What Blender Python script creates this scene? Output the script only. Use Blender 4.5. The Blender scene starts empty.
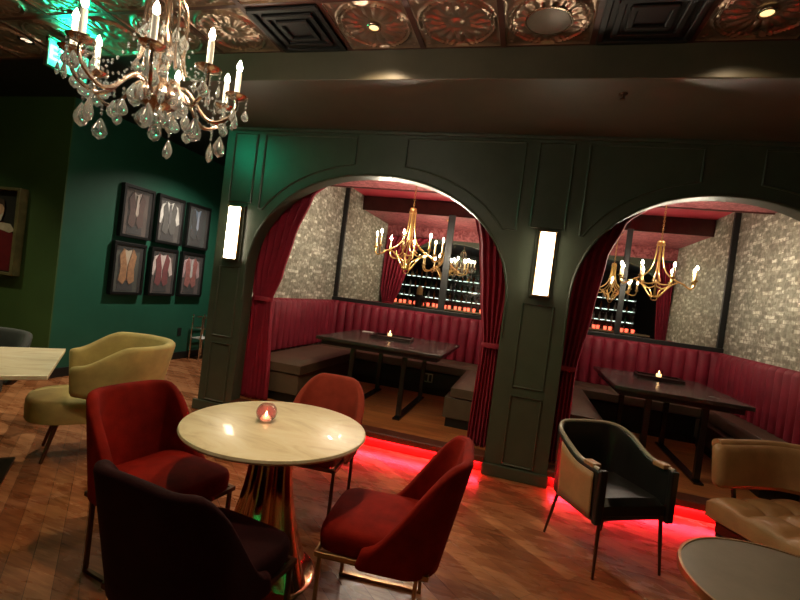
import bpy, math, random
import numpy as np
from mathutils import Vector, Matrix
random.seed(4)
PI = math.pi
sc = bpy.context.scene
C = sc.collection

# ------------------------------------------------------------------ helpers
class MB:
    def __init__(s): s.v = []; s.f = []
    def add(s, vs, fs):
        n = len(s.v); s.v += [tuple(v) for v in vs]; s.f += [tuple(i + n for i in f) for f in fs]; return s
    def box(s, x0, x1, y0, y1, z0, z1):
        return s.add([(x0,y0,z0),(x1,y0,z0),(x1,y1,z0),(x0,y1,z0),(x0,y0,z1),(x1,y0,z1),(x1,y1,z1),(x0,y1,z1)],
                     [(0,3,2,1),(4,5,6,7),(0,1,5,4),(1,2,6,5),(2,3,7,6),(3,0,4,7)])
    def lathe(s, prof, c=(0,0,0), n=24, closed=False, squash=1.0):
        vs = []; fs = []; m = len(prof)
        for i in range(n):
            a = 2*PI*i/n
            for r, z in prof: vs.append((c[0]+r*math.cos(a), c[1]+r*math.sin(a)*squash, c[2]+z))
        for i in range(n):
            j = (i+1) % n
            for k in range(m-1): fs.append((i*m+k, j*m+k, j*m+k+1, i*m+k+1))
            if closed: fs.append((i*m+m-1, j*m+m-1, j*m, i*m))
        if not closed:
            if prof[0][0] > 1e-6: fs.append(tuple(i*m for i in range(n))[::-1])
            if prof[-1][0] > 1e-6: fs.append(tuple(i*m+m-1 for i in range(n)))
        return s.add(vs, fs)
    def tube(s, pts, r, n=8, r1=None):
        pts = [Vector(p) for p in pts]; L = len(pts); vs = []; fs = []
        up = Vector((0,0,1)); prev = None
        for i, p in enumerate(pts):
            t = (pts[min(i+1, L-1)] - pts[max(i-1, 0)]).normalized()
            if prev is None:
                a = t.cross(up)
                if a.length < 1e-3: a = t.cross(Vector((1,0,0)))
            else: a = prev - t*prev.dot(t)
            a.normalize(); prev = a; b = t.cross(a)
            rr = r if r1 is None else r + (r1-r)*i/(L-1)
            for k in range(n):
                q = 2*PI*k/n; vs.append(p + a*rr*math.cos(q) + b*rr*math.sin(q))
        for i in range(L-1):
            for k in range(n):
                k2 = (k+1) % n; fs.append((i*n+k, i*n+k2, (i+1)*n+k2, (i+1)*n+k))
        fs.append(tuple(range(n))[::-1]); fs.append(tuple((L-1)*n+k for k in range(n)))
        return s.add(vs, fs)
    def grid(s, fn, nu, nv, close_u=False):
        vs = [fn(i/(nu if close_u else nu-1), j/(nv-1)) for i in range(nu) for j in range(nv)]
        fs = []
        for i in range(nu if close_u else nu-1):
            i2 = (i+1) % nu
            for j in range(nv-1): fs.append((i*nv+j, i2*nv+j, i2*nv+j+1, i*nv+j+1))
        return s.add(vs, fs)
    def prism(s, poly, z0, z1, axis='z'):
        n = len(poly)
        def P(a, b, c): return {'z': (a,b,c), 'y': (a,c,b), 'x': (c,a,b)}[axis]
        vs = [P(a,b,z0) for a, b in poly] + [P(a,b,z1) for a, b in poly]
        fs = [tuple(range(n))[::-1], tuple(range(n, 2*n))] + [(i, (i+1)%n, n+(i+1)%n, n+i) for i in range(n)]
        return s.add(vs, fs)
    def ball(s, c, r, n=8, sz=1.0):
        m = max(4, n//2+1)
        return s.lathe([(r*math.sin(PI*k/m), -r*sz*math.cos(PI*k/m)) for k in range(m+1)], c, n)
    def build(s, name, mat, parent=None, smooth=True, bevel=0, seg=2, sub=0, loc=None, solid=0):
        me = bpy.data.meshes.new(name); me.from_pydata(s.v, [], s.f); me.validate()
        import bmesh
        bm = bmesh.new(); bm.from_mesh(me)
        bmesh.ops.remove_doubles(bm, verts=bm.verts, dist=1e-6)
        bmesh.ops.recalc_face_normals(bm, faces=bm.faces); bm.to_mesh(me); bm.free()
        me.materials.append(mat)
        if smooth:
            me.polygons.foreach_set('use_smooth', [True]*len(me.polygons))
            try: me.set_sharp_from_angle(angle=math.radians(42))
            except Exception: pass
        o = bpy.data.objects.new(name, me); C.objects.link(o)
        if parent is not None: o.parent = parent
        if loc: o.location = loc
        if solid:
            m = o.modifiers.new('s', 'SOLIDIFY'); m.thickness = solid; m.offset = 0
        if bevel:
            m = o.modifiers.new('b', 'BEVEL'); m.width = bevel; m.segments = seg; m.limit_method = 'ANGLE'; m.angle_limit = math.radians(40)
        if sub:
            m = o.modifiers.new('u', 'SUBSURF'); m.levels = sub; m.render_levels = sub
        return o

def tag(o, label=None, cat=None, group=None, kind=None):
    if label: o['label'] = label
    if cat: o['category'] = cat
    if group: o['group'] = group
    if kind: o['kind'] = kind
    return o
def thing(name, label, cat, loc=(0,0,0), rz=0, group=None):
    o = bpy.data.objects.new(name, None); C.objects.link(o); o.empty_display_size = .1
    o.location = loc; o.rotation_euler = (0,0,rz)
    return tag(o, label, cat, group)
def dup(o, parent=None, label=None, group=None, loc=None, rz=None):
    c = o.copy(); C.objects.link(c)
    if parent is not None: c.parent = parent
    if label: c['label'] = label
    if group: c['group'] = group
    if loc is not None: c.location = loc
    if rz is not None: c.rotation_euler = (0,0,rz)
    for ch in list(o.children): dup(ch, c)
    return c
def struct(name, mb, mat, **k): return tag(mb.build(name, mat, **k), kind='structure')
def B(*a): return MB().box(*a)

# ------------------------------------------------------------------ materials
class NT:
    def __init__(s, name):
        s.m = bpy.data.materials.new(name); s.m.use_nodes = True; s.t = s.m.node_tree
        s.b = s.t.nodes['Principled BSDF']
    def n(s, typ, **k):
        o = s.t.nodes.new(typ)
        for a, v in k.items():
            if a.startswith('i_'):
                key = a[2:].replace('_', ' ')
                o.inputs[int(key) if key.isdigit() else key].default_value = v
            else: setattr(o, a, v)
        return o
    def l(s, a, ao, b, bi): s.t.links.new(a.outputs[ao], b.inputs[bi])
    def coord(s, scale=(1,1,1), rot=(0,0,0), kind='Object'):
        c = s.n('ShaderNodeTexCoord'); m = s.n('ShaderNodeMapping')
        m.inputs['Scale'].default_value = scale; m.inputs['Rotation'].default_value = rot
        s.l(c, kind, m, 'Vector'); return m
    def noise(s, scale=5, detail=4, rough=.5, vec=None, dist=0):
        o = s.n('ShaderNodeTexNoise'); o.inputs['Scale'].default_value = scale; o.inputs['Detail'].default_value = detail
        o.inputs['Roughness'].default_value = rough; o.inputs['Distortion'].default_value = dist
        if vec is not None: s.l(vec, 0, o, 'Vector')
        return o
    def ramp(s, src, out, stops):
        r = s.n('ShaderNodeValToRGB'); e = r.color_ramp.elements
        while len(e) < len(stops): e.new(.5)
        for i, (p, c) in enumerate(stops): e[i].position = p; e[i].color = tuple(c) + (1,)
        s.l(src, out, r, 'Fac'); return r
    def bump(s, src, out, strength=.3, dist=.01):
        b = s.n('ShaderNodeBump'); b.inputs['Strength'].default_value = strength; b.inputs['Distance'].default_value = dist
        s.l(src, out, b, 'Height'); s.l(b, 0, s.b, 'Normal'); return b
def principled(name, col, rough=.5, metal=0, bump=0, bscale=40, var=0, vscale=6, spec=None, coat=0, sheen=0, sheencol=None, trans=0, ior=None, emit=None, es=0, alpha=None):
    t = NT(name); b = t.b
    b.inputs['Base Color'].default_value = tuple(col) + (1,); b.inputs['Roughness'].default_value = rough; b.inputs['Metallic'].default_value = metal
    if spec is not None: b.inputs['Specular IOR Level'].default_value = spec
    if coat: b.inputs['Coat Weight'].default_value = coat; b.inputs['Coat Roughness'].default_value = .15
    if sheen:
        b.inputs['Sheen Weight'].default_value = sheen; b.inputs['Sheen Roughness'].default_value = .4
        b.inputs['Sheen Tint'].default_value = tuple(sheencol or col) + (1,)
    if trans: b.inputs['Transmission Weight'].default_value = trans
    if ior: b.inputs['IOR'].default_value = ior
    if emit is not None: b.inputs['Emission Color'].default_value = tuple(emit) + (1,); b.inputs['Emission Strength'].default_value = es
    v = t.coord()
    n1 = t.noise(vscale, 5, .6, v)
    if var:
        r = t.ramp(n1, 'Fac', [(.3, [c*(1-var) for c in col]), (.7, [min(1, c*(1+var)) for c in col])]); t.l(r, 0, b, 'Base Color')
    if bump:
        n2 = t.noise(bscale, 3, .6, v); t.bump(n2, 'Fac', bump, .004)
    return t.m
M = {}
M['facade'] = principled('facade_paint', (.052,.062,.042), .36, bump=.15, bscale=60, var=.12)
M['soffit'] = principled('soffit_paint', (.080,.070,.046), .42, bump=.1, bscale=30, var=.1)
M['teal'] = principled('teal_wall_paint', (.015,.105,.064), .5, bump=.15, bscale=70, var=.1, vscale=2)
M['olive'] = principled('side_wall_paint', (.05,.105,.028), .55, bump=.15, bscale=70, var=.1, vscale=2)
M['black'] = principled('black_paint', (.006,.006,.006), .45, var=.2)
M['blackwood'] = principled('black_lacquer', (.010,.009,.008), .25, var=.3, coat=.3)
M['darktrim'] = principled('dark_trim', (.010,.012,.012), .4, var=.2)
M['redceil'] = principled('red_ceiling_paint', (.85,.07,.11), .45, bump=.1, var=.06)
M['browntrim'] = principled('brown_trim', (.10,.035,.03), .5, var=.2)
M['darkceil'] = principled('dark_ceiling_paint', (.02,.018,.016), .5, var=.2)
M['velvet_red'] = principled('red_velvet', (.20,.007,.003), .8, spec=.12, bump=.3, bscale=160, var=.3, vscale=9, sheen=.06, sheencol=(.7,.12,.08))
M['velvet_wine'] = principled('wine_velvet', (.016,.0015,.0025), .85, spec=.12, bump=.3, bscale=160, var=.25, vscale=9, sheen=.05, sheencol=(.5,.12,.12))
M['velvet_rose'] = principled('rose_velvet', (.26,.038,.022), .8, spec=.12, bump=.3, bscale=160, var=.2, vscale=9, sheen=.15, sheencol=(.8,.3,.25))
M['velvet_olive'] = principled('mustard_velvet', (.40,.32,.11), .8, bump=.3, bscale=160, var=.22, vscale=7, sheen=.2, sheencol=(.8,.7,.35))
M['velvet_grey'] = principled('charcoal_velvet', (.035,.042,.038), .8, bump=.3, bscale=160, var=.2, sheen=.3, sheencol=(.2,.25,.2))
M['curtain'] = principled('crimson_curtain_velvet', (.26,.008,.028), .7, bump=.2, bscale=120, var=.18, vscale=10, sheen=.3, sheencol=(.8,.12,.2))
M['bronze'] = principled('bronze_metal', (.42,.27,.14), .3, 1, bump=.05, var=.15)
M['darkbronze'] = principled('dark_bronze_metal', (.11,.06,.035), .35, 1, var=.2)
M['copper'] = principled('polished_copper', (.62,.34,.19), .13, 1, var=.08)
M['gold'] = principled('brushed_gold', (.86,.60,.24), .3, 1, var=.12, vscale=20)
M['silverg'] = principled('champagne_metal', (.62,.47,.36), .25, 1, var=.15, vscale=30)
M['chrome'] = principled('chrome', (.8,.8,.8), .08, 1)
def crystal():
    t = NT('crystal_glass'); b = t.b
    b.inputs['Roughness'].default_value = 0; b.inputs['Transmission Weight'].default_value = 1; b.inputs['IOR'].default_value = 1.6; b.inputs['Base Color'].default_value = (1,1,1,1)
    d = t.n('ShaderNodeBsdfTranslucent'); d.inputs[0].default_value = (.9,.93,.88,1); d2 = t.n('ShaderNodeBsdfDiffuse'); d2.inputs[0].default_value = (.9,.93,.88,1)
    ad = t.n('ShaderNodeMixShader'); t.l(d, 0, ad, 1); t.l(d2, 0, ad, 2)
    mx = t.n('ShaderNodeMixShader'); mx.inputs[0].default_value = .17; t.l(b, 0, mx, 1); t.l(ad, 0, mx, 2)
    t.l(mx, 0, t.t.nodes['Material Output'], 'Surface'); return t.m
M['crystal'] = crystal()
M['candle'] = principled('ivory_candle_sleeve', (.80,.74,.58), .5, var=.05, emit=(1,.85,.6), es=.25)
M['goldcandle'] = principled('gold_candle_sleeve', (.85,.62,.30), .4, .6, var=.08)
M['leather_tan'] = principled('tan_leather', (.36,.19,.085), .38, bump=.35, bscale=90, var=.18, vscale=7)
M['leather_black'] = principled('black_leather', (.012,.011,.010), .32, bump=.3, bscale=110, var=.2)
M['leather_rim'] = principled('grey_leather_piping', (.34,.29,.22), .3, bump=.1, var=.1)
M['leather_bench'] = principled('brown_bench_leather', (.10,.072,.048), .4, bump=.3, bscale=90, var=.2)
M['pewter'] = principled('pewter_table_top', (.17,.14,.105), .38, .1, bump=.08, var=.12)
M['outlet'] = principled('outlet_plastic', (.01,.014,.012), .4, var=.1)
M['steel'] = principled('outlet_steel', (.45,.44,.38), .35, .8, var=.1)
M['white'] = principled('white_paper', (.75,.75,.70), .6, var=.05)
M['darktray'] = principled('dark_wood_tray', (.028,.012,.010), .35, var=.3)
M['wax'] = principled('candle_wax', (.9,.75,.5), .5, emit=(1,.6,.25), es=3, var=.03)
M['flame'] = principled('candle_flame', (1,.7,.3), .5, emit=(1,.62,.28), es=60)
def emis(name, col, s):
    t = NT(name); b = t.b; b.inputs['Base Color'].default_value = (0.8,.8,.8,1)
    b.inputs['Emission Color'].default_value = tuple(col)+(1,); b.inputs['Emission Strength'].default_value = s
    return t.m
M['bulb'] = emis('crystal_bulb_glow', (1,.86,.66), 560)
M['bulb2'] = emis('booth_bulb_glow', (1,.87,.66), 1000)
M['sconce'] = emis('sconce_glow', (1,.86,.62), 26)
M['downl'] = emis('downlight_glow', (1,.74,.30), 1.4)
M['led'] = emis('red_led_glow', (1,.015,.030), 460)
M['exit'] = emis('exit_green_glow', (.0,.95,.52), 1.6)
M['exitw'] = emis('exit_letter_glow', (.3,1,.85), 3.5)
M['addedgreen'] = emis('added_green_glow', (.0,1,.25), 8)
M['barlight'] = emis('bar_shelf_glow', (.75,.95,.85), 3.5)
M['redglow'] = emis('red_votive_glow', (1,.10,.05), 3.0)
M['amberglow'] = emis('amber_glow', (1,.62,.3), 6)

def glass_mat(name, col, rough=0.02, alpha_mix=.0):
    t = NT(name); b = t.b
    b.inputs['Base Color'].default_value = tuple(col)+(1,); b.inputs['Roughness'].default_value = rough
    b.inputs['Transmission Weight'].default_value = 1; b.inputs['IOR'].default_value = 1.45
    return t.m
M['rubyglass'] = glass_mat('rose_glass', (.95,.30,.38))
M['clearglass'] = glass_mat('clear_glass', (.95,.95,.92))
M['pane'] = principled('clear_pane', (.9,.9,.9), .03); M['pane'].node_tree.nodes['Principled BSDF'].inputs['Alpha'].default_value = .035
for k_ in ('rubyglass',): M[k_].node_tree.nodes['Principled BSDF'].inputs['Alpha'].default_value = .6
M['bottle'] = principled('green_bottle_glass', (.03,.09,.04), .1, var=.3, coat=.5)
M['bottle2'] = principled('amber_bottle_glass', (.25,.09,.02), .1, var=.3, coat=.5)
M['bottle3'] = principled('pale_bottle_glass', (.5,.52,.48), .1, var=.2, coat=.5)
M['mirror'] = principled('mirror_silver', (.80,.80,.76), .015, 1)

# wood floor, planks laid on the diagonal
def wood(name, rot, cols, rough=.28, w=.10, L=1.5):
    t = NT(name)
    v = t.coord((1,1,1), (0,0,rot))
    br = t.n('ShaderNodeTexBrick'); t.l(v, 0, br, 'Vector')
    br.inputs['Color1'].default_value = (0,0,0,1); br.inputs['Color2'].default_value = (1,1,1,1); br.inputs['Mortar'].default_value = (.5,.5,.5,1)
    br.inputs['Scale'].default_value = 1; br.inputs['Brick Width'].default_value = L; br.inputs['Row Height'].default_value = w
    br.inputs['Mortar Size'].default_value = .0010; br.offset = .37
    v2 = t.coord((2.2, 26, 1), (0,0,rot)); g = t.noise(1.6, 7, .62, v2, .6)
    v3 = t.coord((1.0, 3.5, 1), (0,0,rot)); g2 = t.noise(2.2, 4, .6, v3, .4)
    m1 = t.n('ShaderNodeMix', data_type='FLOAT'); m1.inputs[0].default_value = .72; t.l(br, 'Color', m1, 2); t.l(g, 'Fac', m1, 3)
    m2 = t.n('ShaderNodeMix', data_type='FLOAT'); m2.inputs[0].default_value = .45; t.l(m1, 0, m2, 2); t.l(g2, 'Fac', m2, 3)
    r = t.ramp(m2, 0, [(.30, cols[0]), (.5, cols[1]), (.70, cols[2])])
    mm = t.n('ShaderNodeMix', data_type='RGBA'); mm.inputs[7].default_value = tuple(c*.25 for c in cols[0])+(1,)
    t.l(br, 'Fac', mm, 0); t.l(r, 0, mm, 6); t.l(mm, 2, t.b, 'Base Color')
    rr = t.n('ShaderNodeMapRange'); rr.inputs[3].default_value = rough*.8; rr.inputs[4].default_value = rough*1.7; t.l(g2, 'Fac', rr, 0); t.l(rr, 0, t.b, 'Roughness')
    t.bump(g, 'Fac', .15, .003)
    return t.m
M['floor'] = wood('diagonal_wood_floor', math.radians(42), ((.07,.020,.007), (.24,.082,.030), (.50,.23,.10)), .22)
M['boothfloor'] = wood('booth_wood_floor', 0, ((.20,.06,.018), (.46,.16,.05), (.66,.28,.10)))
M['curb'] = principled('curb_wood', (.10,.028,.014), .4, var=.3, vscale=8)

# mosaic wallpaper: small irregular bricks with pale flecks
def mosaic():
    t = NT('mosaic_wallcovering')
    c = t.n('ShaderNodeTexCoord'); sx = t.n('ShaderNodeSeparateXYZ'); t.l(c, 'Object', sx, 0)
    ad = t.n('ShaderNodeMath', operation='ADD'); t.l(sx, 'X', ad, 0); t.l(sx, 'Y', ad, 1)
    cb = t.n('ShaderNodeCombineXYZ'); t.l(ad, 0, cb, 'X'); t.l(sx, 'Z', cb, 'Y')
    br = t.n('ShaderNodeTexBrick'); t.l(cb, 0, br, 'Vector'); br.inputs['Scale'].default_value = 1
    br.inputs['Color1'].default_value = (.0,.0,.0,1); br.inputs['Color2'].default_value = (1,1,1,1); br.inputs['Mortar'].default_value = (.2,.2,.2,1)
    br.inputs['Brick Width'].default_value = .105; br.inputs['Row Height'].default_value = .042; br.inputs['Mortar Size'].default_value = .004; br.inputs['Bias'].default_value = -.25
    n = t.noise(16, 5, .7, cb); vo = t.n('ShaderNodeTexVoronoi'); vo.inputs['Scale'].default_value = 30; t.l(cb, 0, vo, 'Vector')
    m1 = t.n('ShaderNodeMix', data_type='FLOAT'); m1.inputs[0].default_value = .52; t.l(br, 'Color', m1, 2); t.l(n, 'Fac', m1, 3)
    sc_ = t.n('ShaderNodeSeparateColor'); t.l(vo, 'Color', sc_, 0)
    m2 = t.n('ShaderNodeMix', data_type='FLOAT'); m2.inputs[0].default_value = .22; t.l(m1, 0, m2, 2); t.l(sc_, 0, m2, 3)
    r = t.ramp(m2, 0, [(.25, (.20,.19,.14)), (.48, (.42,.41,.32)), (.66, (.92,.92,.82))])
    t.l(r, 0, t.b, 'Base Color'); t.b.inputs['Roughness'].default_value = .42
    t.bump(m2, 0, .5, .006)
    return t.m
M['mosaic'] = mosaic()
def pinkpaper():
    t = NT('pink_damask_paper'); v = t.coord()
    n = t.noise(14, 5, .7, v, 1.0); r = t.ramp(n, 'Fac', [(.35, (.14,.012,.02)), (.62, (.5,.15,.16))]); t.l(r, 0, t.b, 'Base Color'); t.b.inputs['Roughness'].default_value = .5
    return t.m
M['pink'] = pinkpaper()
def marble():
    t = NT('cream_marble'); v = t.coord((1,2.4,1), (0,0,.5))
    n = t.noise(3.2, 7, .6, v, 1.6); r = t.ramp(n, 'Fac', [(.30, (.66,.54,.34)), (.5, (.84,.73,.50)), (.66, (.90,.82,.62))])
    t.l(r, 0, t.b, 'Base Color'); t.b.inputs['Roughness'].default_value = .34; t.b.inputs['Coat Weight'].default_value = .25
    return t.m
M['marble'] = marble()
def slate():
    t = NT('black_stone_top'); v = t.coord()
    n = t.noise(6, 6, .6, v, .8); r = t.ramp(n, 'Fac', [(.35, (.018,.017,.015)), (.7, (.05,.047,.04))]); t.l(r, 0, t.b, 'Base Color')
    r2 = t.n('ShaderNodeMapRange'); r2.inputs[3].default_value = .14; r2.inputs[4].default_value = .34; t.l(n, 'Fac', r2, 0); t.l(r2, 0, t.b, 'Roughness')
    return t.m
M['slate'] = slate()
M['tin'] = principled('pressed_tin', (.38,.28,.21), .32, .85, bump=.1, bscale=30, var=.25, vscale=5)
M['beam'] = principled('ceiling_strip', (.07,.022,.014), .35, var=.2)
M['tuft'] = principled('crimson_channel_velvet', (.22,.008,.026), .6, bump=.25, bscale=120, var=.2, vscale=6, sheen=.2, sheencol=(.8,.15,.2))

# ------------------------------------------------------------------ camera
R = [[0.9553930973860786, 0.12608974215637955, -0.267068168058218], [0.26762178014919763, 0.012845845447161486, 0.9634384085371115], [0.12491041692672947, -0.9919356638299106, -0.02147152918413716]]
cd = bpy.data.cameras.new('camera'); cam = bpy.data.objects.new('camera', cd); C.objects.link(cam)
mt = Matrix(((R[0][0], -R[0][1], -R[0][2], 0), (R[1][0], -R[1][1], -R[1][2], 0), (R[2][0], -R[2][1], -R[2][2], 1.5), (0,0,0,1)))
cam.matrix_world = mt
cd.sensor_width = 36; cd.lens = 20.25; cd.clip_start = .05
sc.camera = cam

# ------------------------------------------------------------------ the room
FY = 4.02; FB = 4.17; CZ = 3.18; SZ = 2.96; MY = 6.5; PZ = .15
struct('floor', B(-9,5,-5,8.2,-.1,0), M['floor'], smooth=False)
struct('ceiling', B(-9,5,-5,8.2,CZ+.012,CZ+.12), M['black'], smooth=False)
struct('wall_back', B(-9,5,8.2,8.35,0,CZ+.1), M['teal'], smooth=False)
struct('wall_front', B(-9,5,-5.15,-5,0,CZ+.1), M['black'], smooth=False)
struct('wall_right', B(5,5.15,-5.15,8.35,0,CZ+.1), M['black'], smooth=False)
struct('wall_left', B(-9.15,-9,-5.15,8.35,0,CZ+.1), M['olive'], smooth=False)
struct('wall_picture', B(-9,-5.1,3.845,3.86,0,CZ+.1), M['olive'], smooth=False)
struct('wall_gallery', B(-5.24,-5.1,3.86,8.2,0,CZ+.1), M['teal'], smooth=False)
struct('baseboard_gallery', B(-5.1,-5.08,3.845,8.2,0,.11), M['darktrim'], smooth=False, bevel=.004)
struct('baseboard_picture', B(-9,-5.08,3.825,3.845,0,.11), M['darktrim'], smooth=False, bevel=.004)

# pressed tin ceiling: one medallion per tile, in relief
P = .5425; X0 = -.89; YT = 3.01
def tileh(u, v):
    r = np.hypot(u, v); a = np.arctan2(v, u); h = np.zeros_like(r)
    ring = lambda c, w, k: k*np.clip(1-((r-c)/w)**2, 0, 1)
    h += ring(.455, .022, .014) + ring(.405, .018, .010)
    pet = np.abs(np.cos(a*8))**.6
    inner = (r > .11) & (r < .375)
    h += np.where(inner, .013*pet*np.clip(np.sin(PI*(r-.11)/.265), 0, 1)**.6, 0)
    h += np.where((r > .36) & (r < .40), .007*np.abs(np.cos(a*16)), 0)
    h += np.where(r < .09, .012*np.sqrt(np.clip(1-(r/.09)**2, 0, 1)), 0)
    cu, cv = .5-np.abs(u), .5-np.abs(v); cr = np.hypot(cu-.09, cv-.09); ca = np.arctan2(cv-.09, cu-.09)
    h += np.where((r > .48) & (cr < .075), .010*(.5+.5*np.cos(ca*5))*np.clip(1-cr/.075, 0, 1)**.4, 0)
    h += .008*np.clip(1-np.minimum(cu, cv)/.03, 0, 1)
    return h
N = 44; lin = np.linspace(-.5, .5, N)
U, V = np.meshgrid(lin, lin, indexing='ij'); Hh = tileh(U, V)
vents = {(-1, 0), (3, 0)}
lights = {(0, 0), (3, 0), (-6, 0), (1, -3), (-3,-3)}
mb = MB(); base = [(i*N+j, (i+1)*N+j, (i+1)*N+j+1, i*N+j+1) for i in range(N-1) for j in range(N-1)]
ix_range = range(-7, 5); iy_range = range(0, -5, -1)
for ix in ix_range:
    for iy in iy_range:
        if (ix, iy) in vents: continue
        cx = X0 + (ix-.5)*P; cy = YT + (iy-.5)*P; s_ = P-.03
        step = 1
        vs = np.stack([cx+U*s_, cy+V*s_, CZ-Hh*1.15], -1).reshape(-1, 3)
        mb.add(vs.tolist(), base)
struct('ceiling', mb, M['tin'])
mb = MB()
for ix in range(-8, 6): x = X0 + (ix-.0)*P; mb.box(x-.018, x+.018, YT-5*P, YT, CZ-.012, CZ+.012)
struct('trim_1', mb, M['beam'], smooth=False)
mb = MB()
for iy in range(0, -6, -1): y = YT+iy*P; mb.box(X0-8*P, X0+5*P, y-.015, y+.015, CZ-.010, CZ+.012)
struct('trim_2', mb, M['beam'], smooth=False)

# bulkhead and soffit over the facade
struct('trim_3', B(-3.22,5,YT,FY+.01,SZ,CZ+.01), M['soffit'], smooth=False, bevel=.006)
struct('trim_4', B(-3.18,5,FY-.035,FY,SZ-.03,SZ), M['facade'], smooth=False, bevel=.006)

# facade with two arches
A1 = (-1.475, 1.30, 1.47, 1.07); A2 = (1.40, 1.045, 1.58, .95)   # centre x, half width, spring z, rise
def archpts(A, off=0, n=40, z0=0.0):
    cx, a, zs, h = A; a += off; h += off
    p = [(cx-a, z0)]
    for i in range(n+1):
        q = PI - PI*i/n; c_, s_ = math.cos(q), math.sin(q)
        p.append((cx+a*math.copysign(abs(c_)**.93, c_), zs+h*abs(s_)**.93))
    p.append((cx+a, z0)); return p
def facade():
    mb = MB()
    xs = [(-3.18, A1, .0), (A1[0], None, 0)]
    def strip(xa, xb, A):   # region between arch curve and top from xa to xb
        pts = archpts(A, 0, 48)
        pts = [(xa, 0)] + [(x, z) for x, z in pts] + [(xb, 0)]
        n = len(pts)
        vs = []; fs = []
        top = [(x, SZ) for x, z in pts]
        for y in (FY, FB):
            vs += [(x, y, z) for x, z in pts] + [(x, y, z) for x, z in top]
        L = 2*n
        for i in range(n-1):
            for o in (0, L):
                fs.append((o+i, o+i+1, o+n+i+1, o+n+i))
            if 0 < i < n-2: fs.append((i, i+1, L+i+1, L+i))
        fs.append((0, n, L+n, L)); fs.append((n-1, 2*n-1, L+2*n-1, L+n-1))
        mb.add(vs, fs)
    strip(-3.18, .10, A1); strip(.10, 5.0, A2)
    return mb
# outer verticals of each strip handled by separate solid piers so that arch sides are closed
def pier_strip():
    mb = MB()
    for A, xa, xb in ((A1, -3.18, .10), (A2, .10, 5.0)):
        pts = archpts(A, 0, 56, 0.0); pts = pts[1:-1]
        n = len(pts)
        vs = [(x, FY, z) for x, z in pts] + [(x, FB, z) for x, z in pts] + [(x, FY, SZ) for x, z in pts] + [(x, FB, SZ) for x, z in pts]
        fs = []
        for i in range(n-1):
            fs += [(i, i+1, 2*n+i+1, 2*n+i), (n+i, 3*n+i, 3*n+i+1, n+i+1), (i, n+i, n+i+1, i+1)]
        mb.add(vs, fs)
        mb.box(xa, pts[0][0], FY, FB, 0, SZ); mb.box(pts[-1][0], xb, FY, FB, 0, SZ)
    return mb
struct('wall_facade', pier_strip(), M['facade'], smooth=False)
# arch mouldings and panel mouldings, raised on the facade face
def bead(pts, r=.009, y=FY-.004, closed=True):
    m = MB(); P3 = [(x, y, z) for x, z in pts]
    if closed: P3.append(P3[0])
    m.tube(P3, r, 6); return m
mb = MB()
def spandrel(A, side, xe, ztop=2.90, zb=2.13, gap=.115):
    pts = archpts(A, gap, 60); out = []
    for x, z in pts[1:-1]:
        if z >= zb and ((x <= A[0]-.20) if side < 0 else (x >= A[0]+.20)): 
            if (side < 0 and x >= xe) or (side > 0 and x <= xe): out.append((x, z))
    if side < 0: return [(xe, ztop), (xe, out[0][1])] + out + [(out[-1][0], ztop)]
    return [(xe, ztop), (xe, out[-1][1])] + out[::-1] + [(out[0][0], ztop)]
polys = [spandrel(A1, -1, -2.72), spandrel(A1, 1, -.16), spandrel(A2, -1, .36), spandrel(A2, 1, 2.62)]
for x0, x1, z0, z1 in ((-3.08,-2.82,2.20,2.90), (-.045,.235,2.18,2.90), (-.02,.235,.80,1.52), (-.02,.235,.12,.72), (-3.09,-2.86,.80,1.52), (-3.09,-2.86,.12,.72), (2.9,3.4,.8,2.9),(2.9,3.4,.12,.7),(3.6,4.6,.8,2.9),(3.6,4.6,.12,.7)):
    polys.append([(x0,z0),(x1,z0),(x1,z1),(x0,z1)])
for p in polys:
    b_ = bead(p, .010); mb.add(b_.v, b_.f)
    # a second thin inner bead
    cx = sum(q[0] for q in p)/len(p); cz = sum(q[1] for q in p)/len(p)
struct('trim_5', mb, M['facade'])
mb = MB()
for A in (A1, A2):
    pts = archpts(A, .012, 60, 1.2)
    b_ = bead(pts, .012, closed=False); mb.add(b_.v, b_.f)
struct('trim_6', mb, M['facade'])
# plinths at the foot of the piers
mb = MB()
for x0, x1 in ((-3.21,-2.775), (-.175,.355), (2.445,5)): mb.box(x0-.012, x1+.012, FY-.03, FY, 0, .10)
struct('baseboard_facade', mb, M['facade'], smooth=False, bevel=.006)
# pier side wall behind the facade's left end
struct('wall_booth_left', B(-3.18,-2.90,FB,MY+.12,0,CZ), M['facade'], smooth=False)
struct('wall_booth_right', B(2.44,2.62,FB,MY+.12,0,CZ), M['facade'], smooth=False)
struct('wall_booth_middle', B(-.02,.20,FB,MY+.12,0,CZ), M['facade'], smooth=False)
struct('wall_booth_rear', B(-2.9,2.44,MY+.02,MY+.12,0,CZ), M['black'], smooth=False)
struct('wall_side_end', B(2.62,5,FB,FB+.1,0,CZ), M['black'], smooth=False)
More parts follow.
